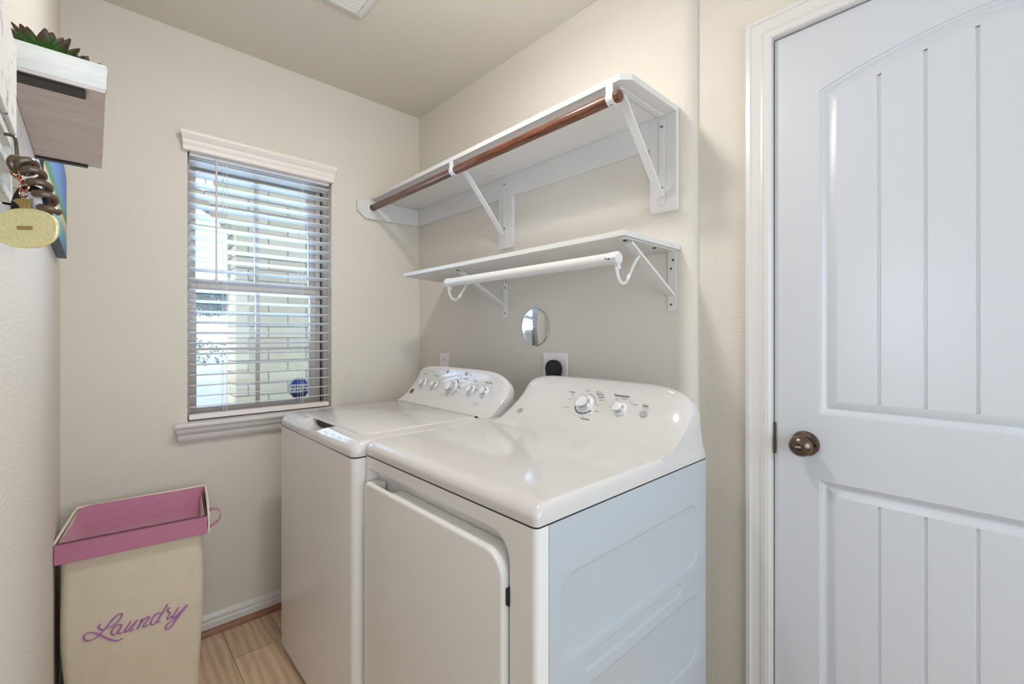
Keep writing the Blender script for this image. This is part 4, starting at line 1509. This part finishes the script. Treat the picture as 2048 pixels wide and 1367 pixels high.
# embroidered word
strokes = {
'L': [(-0.2562, 0.3612), (-0.2609, 0.3566), (-0.2602, 0.3491), (-0.2542, 0.3435), (-0.2446, 0.3431), (-0.2309, 0.3452), (-0.2169, 0.3547), (-0.2082, 0.3682), (-0.2099, 0.3747), (-0.2169, 0.3751), (-0.2281, 0.3663), (-0.2391, 0.352), (-0.2514, 0.3384), (-0.2609, 0.3276), (-0.2716, 0.3218), (-0.2836, 0.3212), (-0.2915, 0.327), (-0.2935, 0.3368), (-0.2889, 0.344), (-0.2783, 0.3443), (-0.2663, 0.3369), (-0.2542, 0.3249), (-0.2391, 0.3089), (-0.2253, 0.2984), (-0.2141, 0.2952), (-0.2078, 0.2992)],
'a': [(-0.2106, 0.343), (-0.2183, 0.3441), (-0.2281, 0.3368), (-0.2323, 0.3273), (-0.2309, 0.3185), (-0.2239, 0.3167), (-0.2155, 0.3264), (-0.2078, 0.341), (-0.2127, 0.329), (-0.2169, 0.3195), (-0.2141, 0.3143), (-0.2071, 0.3175)],
'u': [(-0.1872, 0.3435), (-0.1943, 0.3313), (-0.2014, 0.3209), (-0.2007, 0.3141), (-0.1943, 0.3163), (-0.1843, 0.3274), (-0.172, 0.3416), (-0.18, 0.3296), (-0.1886, 0.3178), (-0.1864, 0.3132), (-0.18, 0.3164)],
'n': [(-0.1603, 0.3411), (-0.1654, 0.3278), (-0.1727, 0.3126), (-0.1625, 0.3286), (-0.1522, 0.34), (-0.1433, 0.3414), (-0.1448, 0.3353), (-0.1537, 0.3234), (-0.1573, 0.3162), (-0.1537, 0.3129), (-0.1462, 0.3168)],
'd': [(-0.1154, 0.3427), (-0.1237, 0.3448), (-0.1343, 0.3333), (-0.1395, 0.3219), (-0.1373, 0.3134), (-0.1298, 0.3144), (-0.1177, 0.3291), (-0.0969, 0.3643), (-0.1085, 0.3431), (-0.1222, 0.3211), (-0.123, 0.3147), (-0.1161, 0.3169)],
'r': [(-0.0915, 0.3516), (-0.0977, 0.3451), (-0.0923, 0.3353), (-0.0899, 0.3325), (-0.0962, 0.3231), (-0.0985, 0.3162), (-0.0923, 0.3158), (-0.0853, 0.323)],
'y': [(-0.0695, 0.3438), (-0.079, 0.3285), (-0.0845, 0.3188), (-0.0806, 0.3144), (-0.0695, 0.3231), (-0.0455, 0.3452), (-0.0616, 0.3242), (-0.0774, 0.3024), (-0.0899, 0.2866), (-0.0993, 0.2843), (-0.1023, 0.2904), (-0.0962, 0.3016), (-0.0821, 0.3081), (-0.0679, 0.3186)]}
def front_off(z_):
    t = (z_ - 0.004) / (ZT - 0.008)
    return 0.014 * (1 - t) + 0.004 + 0.003 * math.sin(t * 9)
m = MB()
for s_ in strokes.values():
    sm = smooth_pts([(a, 0, b) for a, b in s_], 5)
    n_ = len(sm)
    for off, rad, mi_ in ((0.0, 0.0020, 0), (-0.0010, 0.0009, 1)):
        pp = [HP(q.x + (0 if mi_ == 0 else 0.0015), front_off(q.z) - 0.0008 + off, q.z) for q in sm]
        rr = []
        for i in range(n_):
            dz = abs(sm[min(i + 1, n_ - 1)].z - sm[max(i - 1, 0)].z)
            rr.append(rad * (0.75 + min(0.5, dz * 160)))
        m.tube(pp, rr, 6, mi_)
m.build('embroidered_word', [M['thread'], M['threaddark']], ha)

# ================================================================== PICTURE, ORGANISER, PLANTS, KEYS on the near wall
m = MB()
m.box(0.178, 1.07, YS + 0.0005, -1.405, 1.470, 1.725)
pc = thing('canvas_picture', 'beach landscape canvas in blue and green on the left wall', 'picture', (0.62, -1.415, 1.47))
m = MB()
m.box(0.180, 1.068, YS + 0.0005, -1.4055, 1.4705, 1.7245)
m.build('canvas_wrap', M['canvasedge'], pc)
MB().box(0.178, 1.07, -1.4056, -1.4045, 1.470, 1.725).build('canvas_front', M['painting'], pc)

og = thing('wall_organizer', 'distressed white wood organizer with a planter tray on the left wall', 'organizer', (1.6, -1.41, 1.34))
MB().box(1.10, 1.71, YS + 0.0005, -1.4055, 1.405, 1.5080).build('back_board', M['distressed'], og, bevel=0.001)
m = MB()
m.box(1.573, 1.71, -1.4050, -1.3950, 1.416, 1.4996)
m.build('front_board', M['distressed'], og, bevel=0.001)
m = MB()
tx0, tx1, ty0, ty1, tz0, tz1 = 1.229, 1.540, -1.4050, -1.3305, 1.4965, 1.5240
m.box(tx1 - 0.008, tx1, ty0, ty1, tz0, tz1)
m.box(tx0, tx0 + 0.008, ty0, ty1, tz0, tz1)
m.box(tx0 + .008, tx1 - .008, ty1 - 0.008, ty1, tz0, tz1)
tr = m.build('planter_tray', M['traywhite'], og, bevel=0.0012)
MB().box(tx0 + .001, tx1 - .001, ty0, ty1 - .0008, tz0 - 0.003, tz0 + 0.004).build('tray_base', M['traybase'], tr)
MB().box(tx0 + .01, tx1 - .01, ty0 + .001, ty1 - .01, tz0 + 0.0045, tz0 + 0.014).build('tray_soil', M['soil'], tr)
m = MB()
m.box(tx1 - 0.026, tx1 - 0.004, ty0, -1.3475, tz0 - 0.0062, tz0 - 0.0032)
m.build('support_bar', M['blackmetal'], og)
m = MB()
m.box(tx0 + 0.000, tx0 + 0.010, ty0, -1.3475, tz0 - 0.0062, tz0 - 0.0032)
m.build('support_bar', M['blackmetal'], og)
# lattice panel below the front board
m = MB()
for x_ in (1.56, 1.64):
    m.box(x_, x_ + 0.010, -1.4050, -1.3990, 1.352, 1.415)
for z_ in (1.352, 1.380, 1.405):
    m.box(1.56, 1.705, -1.4052, -1.3985, z_, z_ + 0.008)
m.build('lattice', M['traywhite'], og)
m = MB()
m.tube(smooth_pts([(1.620, -1.3985, 1.402), (1.621, -1.3925, 1.401), (1.622, -1.391, 1.392), (1.622, -1.390, 1.378), (1.622, -1.386, 1.373), (1.622, -1.381, 1.377)], 5), 0.0014, 8)
m.build('key_hook', M['coil'], og)

def succulent(name, c, n1, r, h, label, seed):
    rnd = random.Random(seed)
    mb = MB()
    cols = []
    def leaf(base, dirv, L_, wd):
        dirv = dirv.normalized()
        side = dirv.cross(Z)
        side = side.normalized() if side.length > 1e-3 else X
        nrm = side.cross(dirv)
        secs = [(0, .35), (.25, .75), (.5, 1), (.72, .95), (.88, .62), (.97, .28), (1.0, .04)]
        rings_ = []
        for t, w_ in secs:
            cpt = base + dirv * (L_ * t) + Z * (L_ * 0.25 * t * t)
            rings_.append([cpt + side * (wd * w_ * math.cos(a)) + nrm * (wd * 0.42 * w_ * math.sin(a)) for a in [k * PI / 4 for k in range(8)]])
            cols.extend([max(0, (t - 0.55) / 0.42)] * 8)
        mb.rings(rings_)
    c = Vector(c)
    mb.cyl(c - Z * 0.018, c + Z * 0.002, r * 0.12, 8)
    cols.extend([0.0] * 16)
    for ring, (cnt, el, k) in enumerate(((n1, 12, 1.0), (n1 - 1, 38, .88), (n1 - 3, 60, .68), (3, 80, .5))):
        for i in range(max(cnt, 2)):
            a = 2 * PI * i / cnt + ring * .5 + rnd.uniform(-.1, .1)
            e = math.radians(el + rnd.uniform(-6, 6))
            leaf(c, Vector((math.cos(a) * math.cos(e), math.sin(a) * math.cos(e), math.sin(e))), r * k * rnd.uniform(.9, 1.1), r * 0.165)
    me_cols = list(cols)
    o = mb.build(name, M['leaf'], None, angle=60)
    vc = o.data.color_attributes.new('tip', 'FLOAT_COLOR', 'POINT')
    n_ = min(len(o.data.vertices), len(me_cols))
    for i in range(len(o.data.vertices)):
        v_ = me_cols[i] if i < n_ else 0
        vc.data[i].color = (v_, v_, v_, 1)
    tag(o, label, 'plant')
    return o
succulent('succulent', (1.497, -1.379, 1.5270), 12, 0.036, 0.04, 'large green succulent with dark red tips in the wall planter', 3)
succulent('succulent', (1.504, -1.350, 1.5270), 7, 0.017, 0.02, 'small green succulent at the outer corner of the wall planter', 5)

# keys: everything hangs from the key hook
FW = Vector((-math.sin(YAW), math.cos(YAW), 0)); RT = Vector((math.cos(YAW), math.sin(YAW), 0))
kb = Vector((1.628, -1.382, 1.3215))
kx = Vector((0.61, 0.79, 0)).normalized()      # direction across the tags
kn = Z.cross(kx)                                # sideways normal
kn = Vector((kx.y, -kx.x, 0))
def KP(a, h, d=0.0):   # a across, h height relative to the tag centre, d towards the room
    return kb + kx * a + Z * (h + 0.018) + kn * d
ks = thing('key_ring', 'keys on a brown spiral wrist coil with a gold tag on the organizer hook', 'keys', (1.628, -1.382, 1.30))
m = MB()
path = smooth_pts([KP(-0.010, 0.036, 0.002), KP(-0.003, 0.037, .002), KP(0.003, 0.031, .002), KP(0.007, 0.020, .0), KP(0.0105, 0.009, -.002), KP(0.0135, -0.004, -.003)], 14)
path = [Vector(p) for p in path]
hx = []
for i, p in enumerate(path):
    t = (path[min(i + 1, len(path) - 1)] - path[max(i - 1, 0)]).normalized()
    u = kn
    v_ = t.cross(u).normalized()
    a = i * 0.50
    hx.append(p + (v_ * math.cos(a) + u * math.sin(a)) * 0.0054)
m.tube(smooth_pts(hx, 3), 0.0031, 10)
m.build('wrist_coil', M['coil'], ks)
m = MB()
def ringpts(c, r, ax1, ax2, n_=20): return [c + ax1 * (r * math.cos(2 * PI * k / n_)) + ax2 * (r * math.sin(2 * PI * k / n_)) for k in range(n_)]
m.tube(ringpts(KP(-0.0085, 0.0285, .004), 0.0050, (kx * .5 - Z).normalized(), (kx + kn * .4).normalized()), 0.0011, 8, closed=True)
m.tube(ringpts(KP(-0.0045, 0.0225, .004), 0.0035, (kx * .5 - Z).normalized(), (kn + kx * .3).normalized()), 0.0010, 8, closed=True)
m.tube(ringpts(KP(-0.0015, 0.0165, .004), 0.0035, Z, kx), 0.0009, 8, closed=True)
m.tube(ringpts(KP(-0.0025, 0.0105, .004), 0.0030, Z, kn), 0.0008, 8, closed=True)
m.build('clasp', M['rose'], ks)
m = MB()
ol_ = smooth_pts([(-0.019, -0.012, 0), (-0.020, 0.004, 0), (-0.014, 0.018, 0), (-0.003, 0.021, 0), (0.007, 0.015, 0), (0.011, 0.002, 0), (0.010, -0.012, 0)], 4)
m.rings([[KP(q.x, q.y, dd_) for q in ol_] for dd_ in (-0.010, -0.003)])
m.build('key_fob', M['black'], ks, bevel=0.002)
m = MB()
ol_ = [(-0.009, -0.008), (-0.009, 0.014), (0.0055, 0.014), (0.0075, 0.004), (0.008, -0.008)]
m.rings([[KP(a, b, dd_) for a, b in ol_] for dd_ in (-0.003, -0.0015)])
m.build('fob_panel', M['fobwhite'], ks)
m = MB()
ol_ = [(a, b - 0.003) for a, b in ((-0.013, 0.008), (-0.008, 0.010), (0.0, 0.009), (0.003, 0.0105), (0.002, 0.001), (0.0015, -0.004), (-0.005, -0.005), (-0.006, 0.0), (-0.008, 0.004))]
m.rings([[KP(a, b, dd_) for a, b in ol_] for dd_ in (0.0005, 0.003)])
m.build('small_charm', M['golddull'], ks, bevel=0.0008)
m = MB()
ol_ = [(0.0260 * math.copysign(abs(math.cos(a)) ** 0.85, math.cos(a)), 0.0175 * math.copysign(abs(math.sin(a)) ** 0.85, math.sin(a))) for a in [2 * PI * k / 48 for k in range(48)]]
m.rings([[KP(a * f_ - 0.001, b * f_ - 0.0195, dd_) for a, b in ol_] for dd_, f_ in ((0.001, 0.97), (0.0016, 1.0), (0.0034, 1.0), (0.004, 0.97))])
tg = m.build('gold_tag', M['tagleather'], ks)
m = MB()
m.rings([[KP(a * 0.0062 - 0.001, b * 0.0016 - 0.0195, dd_) for a, b in ((-1, -1), (1, -1), (1, 1), (-1, 1))] for dd_ in (0.004, 0.0046)])
m.build('tag_plaque', M['golddull'], tg)
